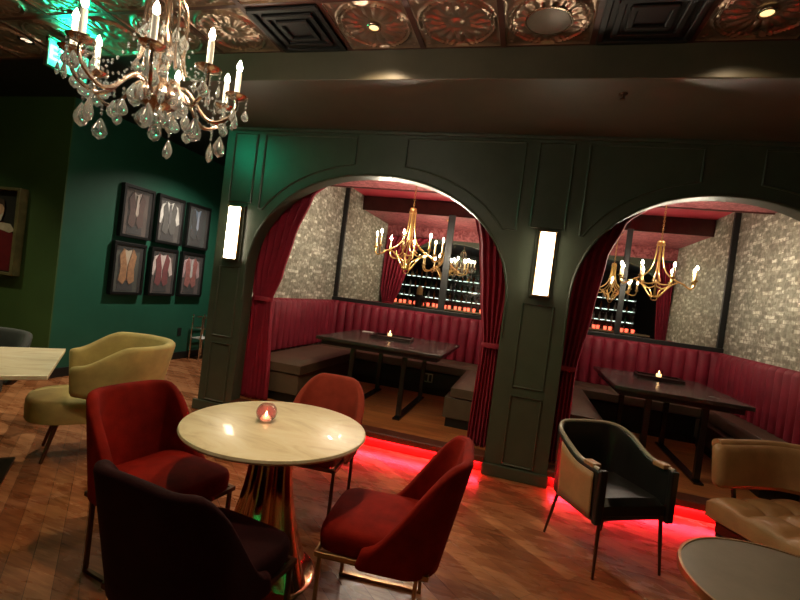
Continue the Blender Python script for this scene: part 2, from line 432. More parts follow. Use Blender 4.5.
# booth platform with curb
mb = MB(); mb.box(-2.90,-.02,FB,MY+.02,0,PZ); mb.box(.20,2.44,FB,MY+.02,0,PZ)
struct('floor_booth', mb, M['boothfloor'], smooth=False)
for nm, A in (('trim_7', A1), ('trim_8', A2)):
    x0, x1 = A[0]-A[1], A[0]+A[1]
    mb = MB(); mb.box(x0, x1, FY+.03, FB, 0, PZ); mb.box(x0, x1, FY-.025, FB, PZ-.055, PZ+.004)
    struct(nm, mb, M['curb'], smooth=False, bevel=.008)
def led(x0, x1, label):
    t = thing('led_strip', label, 'light strip', ((x0+x1)/2, FY+.0, .075))
    w = (x1-x0)/2
    B(-w,w,.006,.026,.014,.0185).build('channel', M['black'], t, smooth=False)
    B(-w,w,.008,.024,.0125,.014).build('diffuser', M['led'], t, smooth=False)
led(-2.75,-.21,'red glowing LED strip under the step edge of the left booth')
led(.39,2.42,'red glowing LED strip under the step edge of the right booth')

# wall coverings inside the booths
struct('wall_booth_1', B(-2.90,-2.885,FB,MY+.02,PZ,3.05), M['mosaic'], smooth=False)
struct('wall_booth_2', B(-.035,-.02,FB,MY+.02,PZ,3.05), M['mosaic'], smooth=False)
struct('wall_booth_3', B(.20,.215,FB,MY+.02,PZ,3.05), M['mosaic'], smooth=False)
struct('wall_booth_4', B(2.425,2.44,FB,MY+.02,PZ,3.05), M['mosaic'], smooth=False)
# booth ceilings: red tray at the rear, dropped pink soffit at the front
for x0, x1 in ((-2.885,-.035), (.215,2.425)):
    struct('ceiling_booth', B(x0,x1,5.70,MY+.02,3.04,3.10), M['redceil'], smooth=False)
    struct('ceiling_booth_soffit', B(x0,x1,FB+.02,5.68,2.815,3.10), M['pink'], smooth=False)
    struct('trim_9', B(x0,x1,5.68,5.70,2.80,3.06), M['browntrim'], smooth=False)
    struct('wall_booth_header', B(x0,x1,FB,FB+.02,2.60,3.06), M['pink'], smooth=False)

def booth_mirror(x0, x1, strip_x, mull, label):
    t = thing('wall_mirror', label, 'mirror', ((x0+x1)/2, MY, 1.3)); cx = (x0+x1)/2
    B(x0-cx+.003,x1-cx-.003,-.006,.012,-.02,1.735).build('glass', M['mirror'], t, smooth=False)
    m = MB(); m.box(x0-cx+.003,x1-cx-.003,-.05,-.006,-.085,-.02)
    m.build('frame', M['darktrim'], t, smooth=False, bevel=.006)
    s_ = strip_x-cx; B(s_-.032,s_+.032,-.03,-.006,-.02,1.735).build('frame_post', M['black'], t, smooth=False, bevel=.004)
    for k, (xm, wd) in enumerate(mull):
        B(xm-cx-wd/2,xm-cx+wd/2,-.022,-.006,-.02,1.38).build('mullion', M['darktrim'], t, smooth=False, bevel=.004)
booth_mirror(-2.885,-.035,-2.845,[(-1.17,.10)],'large dark framed mirror behind the left booth table')
booth_mirror(.215,2.425,2.385,[(1.20,.07)],'large dark framed mirror behind the right booth table')

# ------------------------------------------------------------------ booth seating
def cushion(mb, x0, x1, y0, y1, z0, z1, r=.03, nx=12, ny=12, tuft=0, tnx=4, tny=3):
    """rounded cushion with a crowned top"""
    def top(u, v):
        x = x0+(x1-x0)*u; y = y0+(y1-y0)*v
        e = min(u*(x1-x0), (1-u)*(x1-x0), v*(y1-y0), (1-v)*(y1-y0))
        z = z1 - (r*(1-math.sqrt(max(0, 1-(1-min(e, r)/r)**2))))
        z += .012*math.sin(PI*u)*math.sin(PI*v)
        if tuft:
            z -= tuft*(1-abs(math.sin(PI*u*tnx)))**2*.6*min(1, e/.05) + tuft*(1-abs(math.sin(PI*v*tny)))**2*.6*min(1, e/.05)
        return (x, y, z)
    mb.grid(top, nx, ny)
    ed = [top(i/(nx-1), 0) for i in range(nx)] + [top(1, j/(ny-1)) for j in range(1, ny)] + [top(i/(nx-1), 1) for i in range(nx-2, -1, -1)] + [top(0, j/(ny-1)) for j in range(ny-2, 0, -1)]
    n = len(ed); cx = (x0+x1)/2; cy = (y0+y1)/2
    low = [(p[0]+(cx-p[0])*.0, p[1], z0+r*.3) for p in ed]
    low2 = [(cx+(p[0]-cx)*(1-.5*r/(abs(x1-x0)/2)), cy+(p[1]-cy)*(1-.5*r/(abs(y1-y0)/2)), z0) for p in ed]
    mb.add(ed+low+low2, [(i, (i+1)%n, n+(i+1)%n, n+i) for i in range(n)] + [(n+i, n+(i+1)%n, 2*n+(i+1)%n, 2*n+i) for i in range(n)] + [tuple(range(2*n, 3*n))[::-1]])
    return mb
def tufted(x0, y0, x1, y1, z0, z1, depth, w=.135):
    """channel tufted panel standing on the line (x0,y0)-(x1,y1); puffs towards the left of the line direction"""
    L = math.hypot(x1-x0, y1-y0); n = max(1, round(L/w)); dx, dy = (x1-x0)/L, (y1-y0)/L; nx, ny = -dy, dx
    mb = MB(); K = n*8+1; prof = [(0,0)] 
    zz = [z0, z0, z0+.02, z0+.5*(z1-z0), z1-.05, z1-.02, z1, z1]; dd = [0, .7, 1, 1, 1, .8, .4, 0]
    def fn(u, v):
        j = round(v*7); s = u*L; puff = math.sqrt(abs(math.sin(PI*u*n)))*.45+.55
        d = depth*dd[j]*puff if dd[j] else 0
        return (x0+dx*s+nx*d, y0+dy*s+ny*d, zz[j])
    mb.grid(fn, K, 8); return mb
def booth(x0, x1, bl, br, side_label, y0, yr):
    # bl, br: inner edges of the left and right bench
    t = thing('booth_bench', 'brown leather U-shaped banquette with %s' % side_label, 'bench', ((x0+x1)/2, 5.3, PZ+.0))
    ox, oy, oz = (x0+x1)/2, 5.3, PZ
    def bx(a, b, c, d, e, f): return (a-ox, b-ox, c-oy, d-oy, e-oz, f-oz)
    g = .012
    for (a, b, c, d) in ((x0+g, bl, y0, 5.92), (br, x1-g, yr, 5.92), (x0+g, x1-g, 5.94, MY-.06)):
        cushion(MB(), *bx(a+.08, b, c, d, PZ+.32, PZ+.45)).build('seat_cushion', M['leather_bench'], t)
        B(*bx(a+.02, b-.02, c+.02, d, PZ+.10, PZ+.315)).build('seat_base', M['black'] if c > 5.9 else M['leather_bench'], t, smooth=False, bevel=.01)
        B(*bx(a+.05, b-.06, c+.06, d, PZ, PZ+.10)).build('kick_plate', M['black'], t, smooth=False)
    zt = 1.225
    for (p, q) in (((x1-g, MY-.055), (x0+g, MY-.055)), ((x0+g, MY-.06), (x0+g, y0)), ((x1-g, yr), (x1-g, MY-.06))):
        m = tufted(p[0]-ox, p[1]-oy, q[0]-ox, q[1]-oy, PZ+.44-oz, zt-oz, .085)
        m.build('tufted_back', M['tuft'], t)
    return t
booth(-2.885, -.035, -2.18, -.70, 'crimson channel-tufted backs in the left booth', 4.30, 4.62)
booth(.215, 2.425, .80, 2.02, 'crimson channel-tufted backs in the right booth', 4.40, 4.40)

def booth_table(x0, x1, y0, y1, label):
    cx, cy = (x0+x1)/2, (y0+y1)/2; w, d = (x1-x0)/2, (y1-y0)/2
    t = thing('booth_table', label, 'table', (cx, cy, PZ))
    B(-w,w,-d,d,.715,.75).build('tabletop', M['slate'], t, smooth=False, bevel=.004)
    B(-w+.05,w-.05,-d+.05,d-.05,.665,.715).build('apron', M['black'], t, smooth=False)
    for sx in (-.42, .42):
        for sy in (-.8, .8):
            X = sx*w*1.0; Y = sy*d
            B(X-.025,X+.025,Y-.025,Y+.025,.02,.665).build('leg', M['blackwood'], t, smooth=False, bevel=.004)
    for sx in (-.42, .42): B(sx*w-.04,sx*w+.04,-d*.92,d*.92,0,.02).build('foot_bar', M['blackwood'], t, smooth=False, bevel=.004)
booth_table(-2.13,-.735,4.47,5.78,'dark stone-topped table in the left booth')
booth_table(.86,1.94,4.40,5.72,'dark stone-topped table in the right booth')
def tray(x, y, z, w, d, rz, label):
    t = thing('serving_tray', label, 'tray', (x, y, z), rz)
    m = MB(); m.box(-w,w,-d,d,0,.012); m.build('base', M['darktray'], t, smooth=False, bevel=.003)
    m = MB()
    for a in ((-w,w,-d,-d+.015),(-w,w,d-.015,d),(-w,-w+.015,-d+.015,d-.015),(w-.015,w,-d+.015,d-.015)): m.box(a[0],a[1],a[2],a[3],.012,.032)
    m.build('rim', M['darktray'], t, smooth=False, bevel=.003)
tray(-1.50,5.30,PZ+.75,.24,.17,.1,'flat dark tray on the left booth table')
tray(1.47,5.42,PZ+.75,.22,.16,-.1,'flat dark tray on the right booth table')
def votive(x, y, z, label, ruby=False, s=1.0, group=None):
    t = thing('candle_holder', label, 'candle holder', (x, y, z), 0, group)
    if ruby:
        pr = [(.020,0),(.034,.006),(.046,.022),(.050,.042),(.045,.062),(.033,.078),(.030,.080),(.028,.077),(.040,.060),(.045,.042),(.041,.024),(.028,.011),(.0,.010)]
        MB().lathe([(r*s, q*s) for r, q in pr], n=32).build('glass_bowl', M['rubyglass'], t)
        MB().lathe([(.0,.012),(.018,.012),(.018,.026),(0,.026)], n=16).build('tea_light', M['wax'], t)
        MB().lathe([(0,.028),(.0045,.034),(.003,.042),(0,.050)], n=8).build('flame', M['flame'], t)
    else:
        pr = [(0,0),(.026,0),(.030,.004),(.032,.07),(.029,.07),(.027,.008),(0,.007)]
        MB().lathe([(r*s, q*s) for r, q in pr], n=24).build('glass_cup', M['clearglass'], t)
        MB().lathe([(.0,.009*s),(.022*s,.009*s),(.022*s,.034*s),(0,.034*s)], n=16).build('tea_light', M['wax'], t)
        MB().lathe([(0,.036*s),(.007*s,.045*s),(.005*s,.055*s),(0,.068*s)], n=8).build('flame', M['flame'], t)
    return t
votive(-1.56,5.36,PZ+.762,'lit glass tea light on the tray of the left booth table', s=1.15)
votive(1.48,5.46,PZ+.762,'lit glass tea light on the tray of the right booth table', s=1.15)
o = MB().prism([(-.075,-.035),(.07,-.045),(.08,.03),(-.06,.04)], 0, .008).build('napkin', M['white'], smooth=False, loc=(-1.93,5.60,PZ+.751)); o.rotation_euler = (0,0,.25)
tag(o, 'folded white napkin left of the tray on the left booth table', 'napkin')
t = thing('wall_outlet', 'steel double socket under the left booth table', 'outlet', (-1.12, 5.945, .38))
B(-.06,.06,-.006,.0,-.06,.06).build('cover_plate', M['steel'], t, smooth=False, bevel=.003)
for a in (-.028, .028):
    B(a-.018,a+.018,-.010,-.006,-.045,.045).build('socket', M['outlet'], t, smooth=False, bevel=.002)

# ------------------------------------------------------------------ curtains
def curtain(keys, y, label, pleats=7, amp=.032):
    """keys: (z, x_left, x_right) from top to bottom"""
    mb = MB(); nz = 60; nu = pleats*8+1; z_top, z_bot = keys[0][0], keys[-1][0]
    def at(z):
        for (za, la, ra), (zb_, lb, rb) in zip(keys, keys[1:]):
            if z <= za and z >= zb_:
                k = (za-z)/(za-zb_); k = k*k*(3-2*k)*.5+k*.5; return la+(lb-la)*k, ra+(rb-ra)*k
        return keys[-1][1:]
    def fn(u, v):
        z = z_top+(z_bot-z_top)*v; l, r = at(z); w = r-l
        ph = u*pleats*2*PI + .6*math.sin(v*5+u*3)
        a = amp*(.5+.5*min(1, w/.25))
        return (l+w*u + .004*math.sin(ph*2), y+a*math.sin(ph)+.01*math.sin(v*7+u*9), z)
    mb.grid(fn, nu, nz)
    t = thing('curtain', label, 'curtain', (0,0,0))
    z0 = PZ+.003
    o = mb.build('drape', M['curtain'], t, solid=.006)
    # tie band
    zt = keys[-2][0]; l, r = at(zt)
    m = MB(); cx = (l+r)/2; m.lathe([((r-l)/2-.004, -.02), ((r-l)/2+.004, 0), ((r-l)/2-.004, .02)], (cx, y, zt), 20, squash=.5*.14/max(.07,(r-l)/2)*.6+.2)
    m.build('tie_band', M['curtain'], t, solid=.006)
    t.location = (0,0,0)
    return t
curtain([(2.58,-2.86,-1.95),(2.35,-2.86,-2.22),(1.9,-2.86,-2.37),(1.5,-2.86,-2.46),(1.23,-2.80,-2.56),(.162,-2.82,-2.50)], 4.235, 'crimson velvet curtain tied back at the left side of the left booth')
curtain([(2.56,-.74,-.06),(2.3,-.56,-.06),(2.0,-.48,-.06),(1.6,-.42,-.07),(1.10,-.34,-.14),(.162,-.36,-.12)], 4.235, 'crimson velvet curtain tied back at the right side of the left booth', 7)
curtain([(2.55,.24,1.02),(2.3,.24,.74),(2.0,.24,.63),(1.5,.24,.57),(1.0,.27,.50),(.162,.26,.50)], 4.235, 'crimson velvet curtain tied back at the left side of the right booth', 7)
curtain([(2.55,2.08,2.41),(2.3,2.12,2.41),(2.0,2.16,2.41),(1.5,2.20,2.41),(1.0,2.26,2.39),(.162,2.25,2.40)], 4.235, 'crimson velvet curtain at the right side of the right booth, seen in its mirror', 6)

# ------------------------------------------------------------------ booth chandeliers
def bez(p0, p1, p2, p3, n=12):
    return [tuple((1-t)**3*a+3*(1-t)**2*t*b+3*(1-t)*t*t*c+t**3*d for a, b, c, d in zip(p0,p1,p2,p3)) for t in [i/n for i in range(n+1)]]
def flame_bulb(m, x, y, z, r=.011, h=.045):
    m.lathe([(0,0),(r*.7,h*.12),(r,h*.35),(r*.75,h*.62),(r*.25,h*.9),(0,h)], (x,y,z), 8)
def gold_chandelier(loc, ztop, label, ang=.2, sc3=(1,1,1)):
    # local origin at hub bottom; z up to canopy
    t = thing('gold_chandelier', label, 'chandelier', loc, ang)
    t.scale = sc3; zc = (ztop-loc[2])/sc3[2]
    MB().lathe([(0,zc),(.065,zc),(.062,zc-.012),(.03,zc-.03),(0,zc-.032)], n=24).build('canopy', M['gold'], t)
    m = MB(); k = 0; z = zc-.03
    while z > .66:
        a = k % 2; m.tube([(.008*math.cos(q)*(1-a), .008*math.cos(q)*a, z-.014+.016*math.sin(q)) for q in [i*2*PI/8 for i in range(9)]], .0022, 5)
        z -= .024; k += 1
    m.build('chain', M['gold'], t)
    MB().lathe([(0,.655),(.03,.65),(.038,.635),(.034,.625),(.042,.61),(.040,.595),(0,.59)], n=20).build('cap', M['gold'], t)
    for k in range(4):
        a = PI/2*k; ca, sa = math.cos(a), math.sin(a)
        m = MB()
        for da in (-.13, .13):
            c2, s2 = math.cos(a+da), math.sin(a+da)
            rp = bez((.030,0,.60),(.034,0,.38),(.05,0,.27),(.20,0,.20), 12) + bez((.20,0,.20),(.23,0,.185),(.25,0,.175),(.26,0,.175), 4)[1:]
            m.tube([(r*c2, r*s2, z) for r, _, z in rp], .0068, 6)
        lp = bez((.19,0,.19),(.10,0,.15),(.075,0,.05),(.03,0,.012), 12)
        m.tube([(r*ca, r*sa, z) for r, _, z in lp], .0095, 6)
        lp = bez((.13,0,.19),(.12,0,.10),(.05,0,.16),(.028,0,.03), 10)
        m.tube([(r*ca, r*sa, z) for r, _, z in lp], .007, 6)
        arm = m.build('arm', M['gold'], t)
        for da in (-.393, .393):
            b = a+da; cb, sb = math.cos(b), math.sin(b); m = MB()
            m.tube(bez((.24*ca,.24*sa,.18),(.30*ca,.30*sa,.13),(.36*cb,.36*sb,.10),(.36*cb,.36*sb,.20), 10), .008, 6)
            m.lathe([(0,.20),(.012,.203),(.024,.215),(.026,.222),(.012,.222),(0,.222)], (.36*cb,.36*sb,0), 12)
            m.build('branch', M['gold'], arm)
            m = MB(); m.lathe([(0,.222),(.011,.222),(.011,.33),(0,.332)], (.36*cb,.36*sb,0), 12)
            m.build('candle_sleeve', M['goldcandle'], t)
            m = MB(); flame_bulb(m, .36*cb, .36*sb, .333); m.build('bulb', M['bulb2'], t)
    m = MB(); m.tube([(.028*math.cos(q), 0, -.005+.022*math.sin(q)) for q in [i*2*PI/16 for i in range(17)]], .006, 6)
    m.lathe([(0,.016),(.03,.018),(.032,.028),(0,.032)], n=16); m.build('finial_ring', M['gold'], t)
    return t
gold_chandelier((-1.42,5.22,1.74), 2.815, 'gold candle-bulb chandelier hanging in the left booth', .485, (1.12,1.12,1.16))
gold_chandelier((1.27,5.22,1.75), 2.815, 'gold candle-bulb chandelier hanging in the right booth', -.24, (1,1,.92))

# ------------------------------------------------------------------ crystal chandelier
def crystal_chandelier(loc):
    t = thing('crystal_chandelier', 'large crystal chandelier with white candle bulbs hanging at the upper left', 'chandelier', loc)
    zc = CZ-.012-loc[2]; RR = .315
    MB().lathe([(0,zc),(.07,zc),(.065,zc-.02),(.02,zc-.045),(0,zc-.05)], n=24).build('canopy', M['silverg'], t)
    MB().lathe([(0,zc-.04),(.006,zc-.04),(.006,.52),(.02,.50),(.028,.46),(.012,.42),(.014,.30),(.035,.26),(.045,.20),(.03,.14),(.02,.10),(.05,.06),(.075,.03),(.085,.0),(.07,-.035),(.035,-.06),(.02,-.075),(0,-.085)], n=24).build('stem', M['silverg'], t)
    MB().lathe([(.0,-.05),(.05,-.048),(.062,-.03),(.065,-.01),(.0,-.012)], n=20).build('gold_bowl', M['gold'], t)
    def drop(m, x, y, z, s, flat=.45, a=0):
        # pear-shaped facetted pendant hanging from (x,y,z)
        n = 8; prof = [(0,0),(.12,-.15),(.3,-.45),(.5,-.85),(.52,-1.1),(.38,-1.4),(0,-1.62)]
        vs = []; fs = []; mm = len(prof)
        ca, sa = math.cos(a), math.sin(a)
        for i in range(n):
            q = 2*PI*(i+.5)/n
            for r, h in prof:
                px, py = r*s*math.cos(q), r*s*math.sin(q)*flat
                vs.append((x+px*ca-py*sa, y+px*sa+py*ca, z+h*s))
        for i in range(n):
            j = (i+1) % n
            for k in range(mm-1): fs.append((i*mm+k, j*mm+k, j*mm+k+1, i*mm+k+1))
        m.add(vs, fs)
    def bead(m, x, y, z, r=.008): 
        m.add([(x+r,y,z),(x-r,y,z),(x,y+r,z),(x,y-r,z),(x,y,z+r),(x,y,z-r)], [(0,2,4),(2,1,4),(1,3,4),(3,0,4),(2,0,5),(1,2,5),(3,1,5),(0,3,5)])
    beads = MB(); nd = 0
    for k in range(8):
        ANG = [-171,-132,-104,-51,-13,35,71,122]; a = math.radians(ANG[k]); ca, sa = math.cos(a), math.sin(a)
        def W(r, z, o=0): return (r*ca-o*sa, r*sa+o*ca, z)
        m = MB()
        p = bez((.05,0,.05),(.14,0,.12),(.16,0,-.09),(.25,0,-.045), 12) + bez((.25,0,-.045),(.30,0,-.02),(.325,0,.02),(RR,0,.07), 8)[1:]
        m.tube([W(q[0], q[2]) for q in p], .0085, 7)
        # upper curved branch
        p = bez((.03,0,.46),(.13,0,.42),(.05,0,.20),(.10,0,.12), 12)
        m.tube([W(q[0], q[2]) for q in p], .0055, 6)
        arm = m.build('arm', M['silverg'], t)
        m = MB(); m.lathe([(0,.07),(.012,.072),(.045,.084),(.052,.092),(.047,.092),(.014,.084),(0,.084)], W(RR, 0)[:2]+(0,), 14)
        m.build('drip_pan', M['silverg'], t)
        m = MB(); m.lathe([(0,.088),(.0125,.088),(.0125,.20),(.004,.204),(0,.204)], W(RR,0)[:2]+(0,), 12); m.build('candle_sleeve', M['candle'], t)
        m = MB(); x, y, _ = W(RR, 0); flame_bulb(m, x, y, .204, .0125, .052); m.build('bulb', M['bulb'], t)
        # pendants round the drip pan
        for j in range(4):
            q = 2*PI*j/4+.5; x = RR*ca+.046*math.cos(q); y = RR*sa+.046*math.sin(q)
            for b in range(3): bead(beads, x, y, .080-b*.017, .0085)
            m = MB(); drop(m, x, y, .034-.01*(j%2), .044 if j % 2 else .034, .5, random.random()*3); m.build('crystal_drop', M['crystal'], t)
        # large pendant under the arm bend
        x, y, _ = W(.265, 0)
        for b in range(3): bead(beads, x, y, -.055-b*.017, .009)
        m = MB(); drop(m, x, y, -.105, .062, .5, a+.8); m.build('crystal_drop', M['crystal'], t)
        x, y, _ = W(.16, 0, .03)
        for b in range(2): bead(beads, x, y, -.035-b*.017, .009)
        m = MB(); drop(m, x, y, -.07, .046, .5, a); m.build('crystal_drop', M['crystal'], t)
        # garlands: arm tip to upper crown, and arm tip to next arm
        a2 = math.radians(ANG[(k+1)%8] + (360 if k == 7 else 0))
        for j in range(1, 15):
            u = j/15; r = .30*(1-u)+.045*u; z = .06+(.40)*u - .16*math.sin(PI*u); bead(beads, r*ca, r*sa, z, .0075)
        for j in range(1, 12):
            u = j/12; b_ = a*(1-u)+a2*u; r = RR-.03; bead(beads, r*math.cos(b_), r*math.sin(b_), .07-.10*math.sin(PI*u), .0075)
        # crown leaves
        x, y, _ = W(.075, 0)
        m = MB(); drop(m, x, y, .30, .046, .5, a); drop(m, x*.75, y*.75, .22, .046, .5, a+1); m.build('crystal_leaf', M['crystal'], t)
        x, y, _ = W(.095, 0, .02); m = MB(); drop(m, x, y, .03, .052, .5, a+.4); m.build('crystal_drop', M['crystal'], t)
        x, y, _ = W(.06, 0); m = MB(); drop(m, x, y, -.06, .048, .5, a+.4); m.build('crystal_drop', M['crystal'], t)
    m = MB(); drop(m, 0, 0, -.095, .06, .9); m.build('crystal_drop', M['crystal'], t)
    tag(beads.build('bead_garlands', M['crystal'], t, smooth=False), kind='stuff')
    return t
crystal_chandelier((-1.655,1.61,2.205))

# ------------------------------------------------------------------ sconces
def sconce(x, label):
    t = thing('wall_sconce', label, 'wall lamp', (x, FY, 1.87), 0, 'sconces on the dark green facade')
    m = MB(); m.box(-.092,.092,-.022,-.001,-.29,.29); m.build('back_plate', M['facade'], t, smooth=False, bevel=.005)
    B(-.056,.056,-.085,-.024,-.262,.262).build('diffuser', M['sconce'], t, smooth=False, bevel=.004)
    for z0_ in (.262,-.276): B(-.074,.074,-.092,-.022,z0_,z0_+.014).build('end_cap', M['bronze'], t, smooth=False, bevel=.003)
    m = MB()
    for a in (-.068, .060): m.box(a,a+.008,-.055,-.022,-.262,.262)
    m.build('side_rail', M['bronze'], t, smooth=False, bevel=.002)
sconce(-2.95, 'tall glowing box sconce on the left end pier beside the framed pictures')
sconce(.11, 'tall glowing box sconce on the pier between the two arches')

# ------------------------------------------------------------------ ceiling fittings
def lamp(name, typ, e, col, loc, rot=(0,0,0), parent=None, **k):
    l = bpy.data.lights.new(name, typ); l.energy = e; l.color = col
    for a, v in k.items(): setattr(l, a, v)
    o = bpy.data.objects.new(name, l); C.objects.link(o); o.location = loc; o.rotation_euler = rot
    if parent: o.parent = parent
    return o
def tc(ix, iy): return X0+(ix-.5)*P, YT+(iy-.5)*P
def downlight(ix, iy, e, label, size=1.9, col=(1,.72,.42)):
    x, y = tc(ix, iy)
    t = thing('recessed_downlight', label, 'ceiling light', (x, y, CZ-.016))
    MB().lathe([(.032,-.002),(.046,-.004),(.048,.0),(.046,.004),(.032,.004)], n=24, closed=True).build('trim_ring', M['silverg'], t)
    MB().lathe([(0,.001),(.031,.001),(.031,.004),(0,.004)], n=24).build('lens', M['downl'], t)
    lamp('beam', 'SPOT', e, col, (0,0,-.012), parent=t, spot_size=size, spot_blend=.6, shadow_soft_size=.03)
downlight(0, 0, 80, 'glowing recessed downlight in the tin tile above the left arch', 2.3)
downlight(3+1, 0, 20, 'glowing recessed downlight in the tin ceiling at the upper right', 2.3)
def vent(ix, label):
    x, y = tc(ix, 0); t = thing('ceiling_vent', label, 'air vent', (x, y, CZ-.02)); h = P/2-.02
    B(-h,h,-h,h,.012,.020).build('back_plate', M['black'], t, smooth=False)
    for k, q in enumerate((h, h*.72, h*.46)):
        m = MB(); w_ = .035; z0, z1 = -.008+.0*k, .012
        for a in ((-q,q,-q,-q+w_),(-q,q,q-w_,q),(-q,-q+w_,-q+w_,q-w_),(q-w_,q,-q+w_,q-w_)): m.box(*a, z0, z1)
        m.build('louvre_frame', M['black'], t, smooth=False, bevel=.008)
vent(-1, 'black square air vent left of the lit downlight tile')
vent(3, 'black square air vent in the tin ceiling at the right')
x, y = tc(2, 0)
t = thing('ceiling_speaker', 'round smooth grey speaker cover in a tin ceiling tile', 'speaker', (x, y, CZ-.02))
MB().lathe([(0,-.004),(.11,-.003),(.125,.0),(.125,.006),(0,.006)], n=32).build('grille', M['pewter'], t)
MB().lathe([(.125,-.001),(.135,.001),(.135,.006),(.125,.006)], n=32, closed=True).build('rim', M['silverg'], t)
t = thing('sprinkler_head', 'small dark sprinkler head under the soffit', 'sprinkler', (.44,3.22,SZ))
MB().lathe([(0,0),(.03,0),(.028,-.006),(.008,-.008),(.007,-.03),(0,-.03)], n=16).build('escutcheon', M['darkbronze'], t)
MB().lathe([(0,-.032),(.018,-.033),(.018,-.036),(0,-.036)], n=12).build('deflector', M['darkbronze'], t)
t = thing('recessed_downlight', 'small pale downlight in the dark ceiling at the far upper left', 'ceiling light', (-4.23,2.74,CZ-.01))
MB().lathe([(.04,-.004),(.058,-.005),(.06,.0),(.056,.01),(.04,.01)], n=24, closed=True).build('trim_ring', M['black'], t)
MB().lathe([(0,.0),(.039,.0),(.039,.008),(0,.008)], n=24).build('lens', emis('pale_lens', (1,.72,.5), 1.6), t)
lamp('beam', 'SPOT', 110, (1,.86,.6), (0,0,-.02), parent=t, spot_size=1.7, spot_blend=.8, shadow_soft_size=.05)

# exit sign on the ceiling
def text(s, size, depth, mat, parent, loc, rot, name='lettering'):
    cu = bpy.data.curves.new('tx', 'FONT'); cu.body = s; cu.size = size; cu.extrude = depth; cu.align_x = 'CENTER'; cu.align_y = 'CENTER'
    tmp = bpy.data.objects.new('tx', cu); C.objects.link(tmp)
    dg = bpy.context.evaluated_depsgraph_get(); me = bpy.data.meshes.new_from_object(tmp.evaluated_get(dg))
    bpy.data.objects.remove(tmp); me.materials.clear(); me.materials.append(mat)
    o = bpy.data.objects.new(name, me); C.objects.link(o); o.parent = parent; o.location = loc; o.rotation_euler = rot; return o
t = thing('exit_sign', 'glowing green EXIT sign hanging from the ceiling behind the crystal chandelier', 'sign', (-3.78,2.76,3.00))
B(-.012,.004,-.16,.16,-.10,.10).build('panel', M['exit'], t, smooth=False, bevel=.003)
m = MB()
for a in ((-.17,.17,.10,.115),(-.17,.17,-.115,-.10),(-.17,-.16,-.10,.10),(.16,.17,-.10,.10)): m.box(-.018,.012,a[0],a[1],a[2],a[3])
m.build('frame', M['chrome'], t, smooth=False)
B(-.008,.0,-.01,.01,.115,CZ-3.0).build('bracket', M['chrome'], t, smooth=False)
lamp('sign_light', 'AREA', 8, (0,1,.45), (.03,0,.0), (0,-PI/2,0), parent=t, size=.2)
text('EXIT', .15, .003, M['exitw'], t, (.010,0,0), (PI/2,0,PI/2))

# ------------------------------------------------------------------ framed costumes on the gallery wall
def framed(y0, z0, w, h, label, vest, shirt, tie, back, sleeves):
    t = thing('picture_frame', label, 'framed picture', (-5.10, y0+w/2, z0+h/2), 0, 'six framed waistcoats on the teal wall')
    # local: wall plane x=0, +x to room, y along wall, z up
    hw, hh = w/2, h/2; f = .035
    m = MB()
    for a in ((-hw,hw,-hh,-hh+f),(-hw,hw,hh-f,hh),(-hw,-hw+f,-hh+f,hh-f),(hw-f,hw,-hh+f,hh-f)): m.box(.002,.065,*a)
    m.build('frame', M['black'], t, smooth=False, bevel=.004)
    B(.004,.012,-hw+f,hw-f,-hh+f,hh-f).build('backing', principled('backing_board', back, .7, var=.25, vscale=9), t, smooth=False)
    def pm(poly, x0, x1, mat, nm): return MB().prism(poly, x0, x1, 'x').build(nm, mat, t, smooth=False, bevel=.003)
    sm = principled('shirt_cloth', shirt, .7, var=.12, vscale=20); vm = principled('waistcoat_cloth', vest, .7, var=.3, vscale=25)
    s = h/.68*1.22
    if sleeves:
        for g in (-1, 1): pm([(g*.06*s,.20*s),(g*.12*s,.17*s),(g*.165*s,-.02*s),(g*.12*s,-.05*s),(g*.08*s,.08*s)][::g], .013, .026, sm, 'sleeve')
    pm([(-.06*s,.22*s),(0,.19*s),(.06*s,.22*s),(.09*s,-.04*s),(.05*s,-.10*s),(-.05*s,-.10*s),(-.09*s,-.04*s)], .013, .022, sm, 'shirt')
    for g in (-1, 1): pm([(g*.055*s,.22*s),(g*.105*s,.14*s),(g*.085*s,0),(g*.10*s,-.13*s),(g*.04*s,-.17*s),(g*.005*s,-.11*s),(g*.008*s,.04*s)][::g], .022, .034, vm, 'waistcoat')
    if tie: pm([(-.012*s,.19*s),(.012*s,.19*s),(.02*s,-.02*s),(0,-.05*s),(-.02*s,-.02*s)], .034, .040, principled('tie_cloth', tie, .6, var=.2), 'tie')
    pm([(-.09*s,-.15*s),(.09*s,-.15*s),(.10*s,-.235*s),(-.10*s,-.235*s)], .013, .020, principled('trouser_cloth', (.012,.011,.012), .7, var=.3), 'trousers')
    B(.050,.054,-hw+f,hw-f,-hh+f,hh-f).build('glazing', M['pane'], t, smooth=False)
W = .49
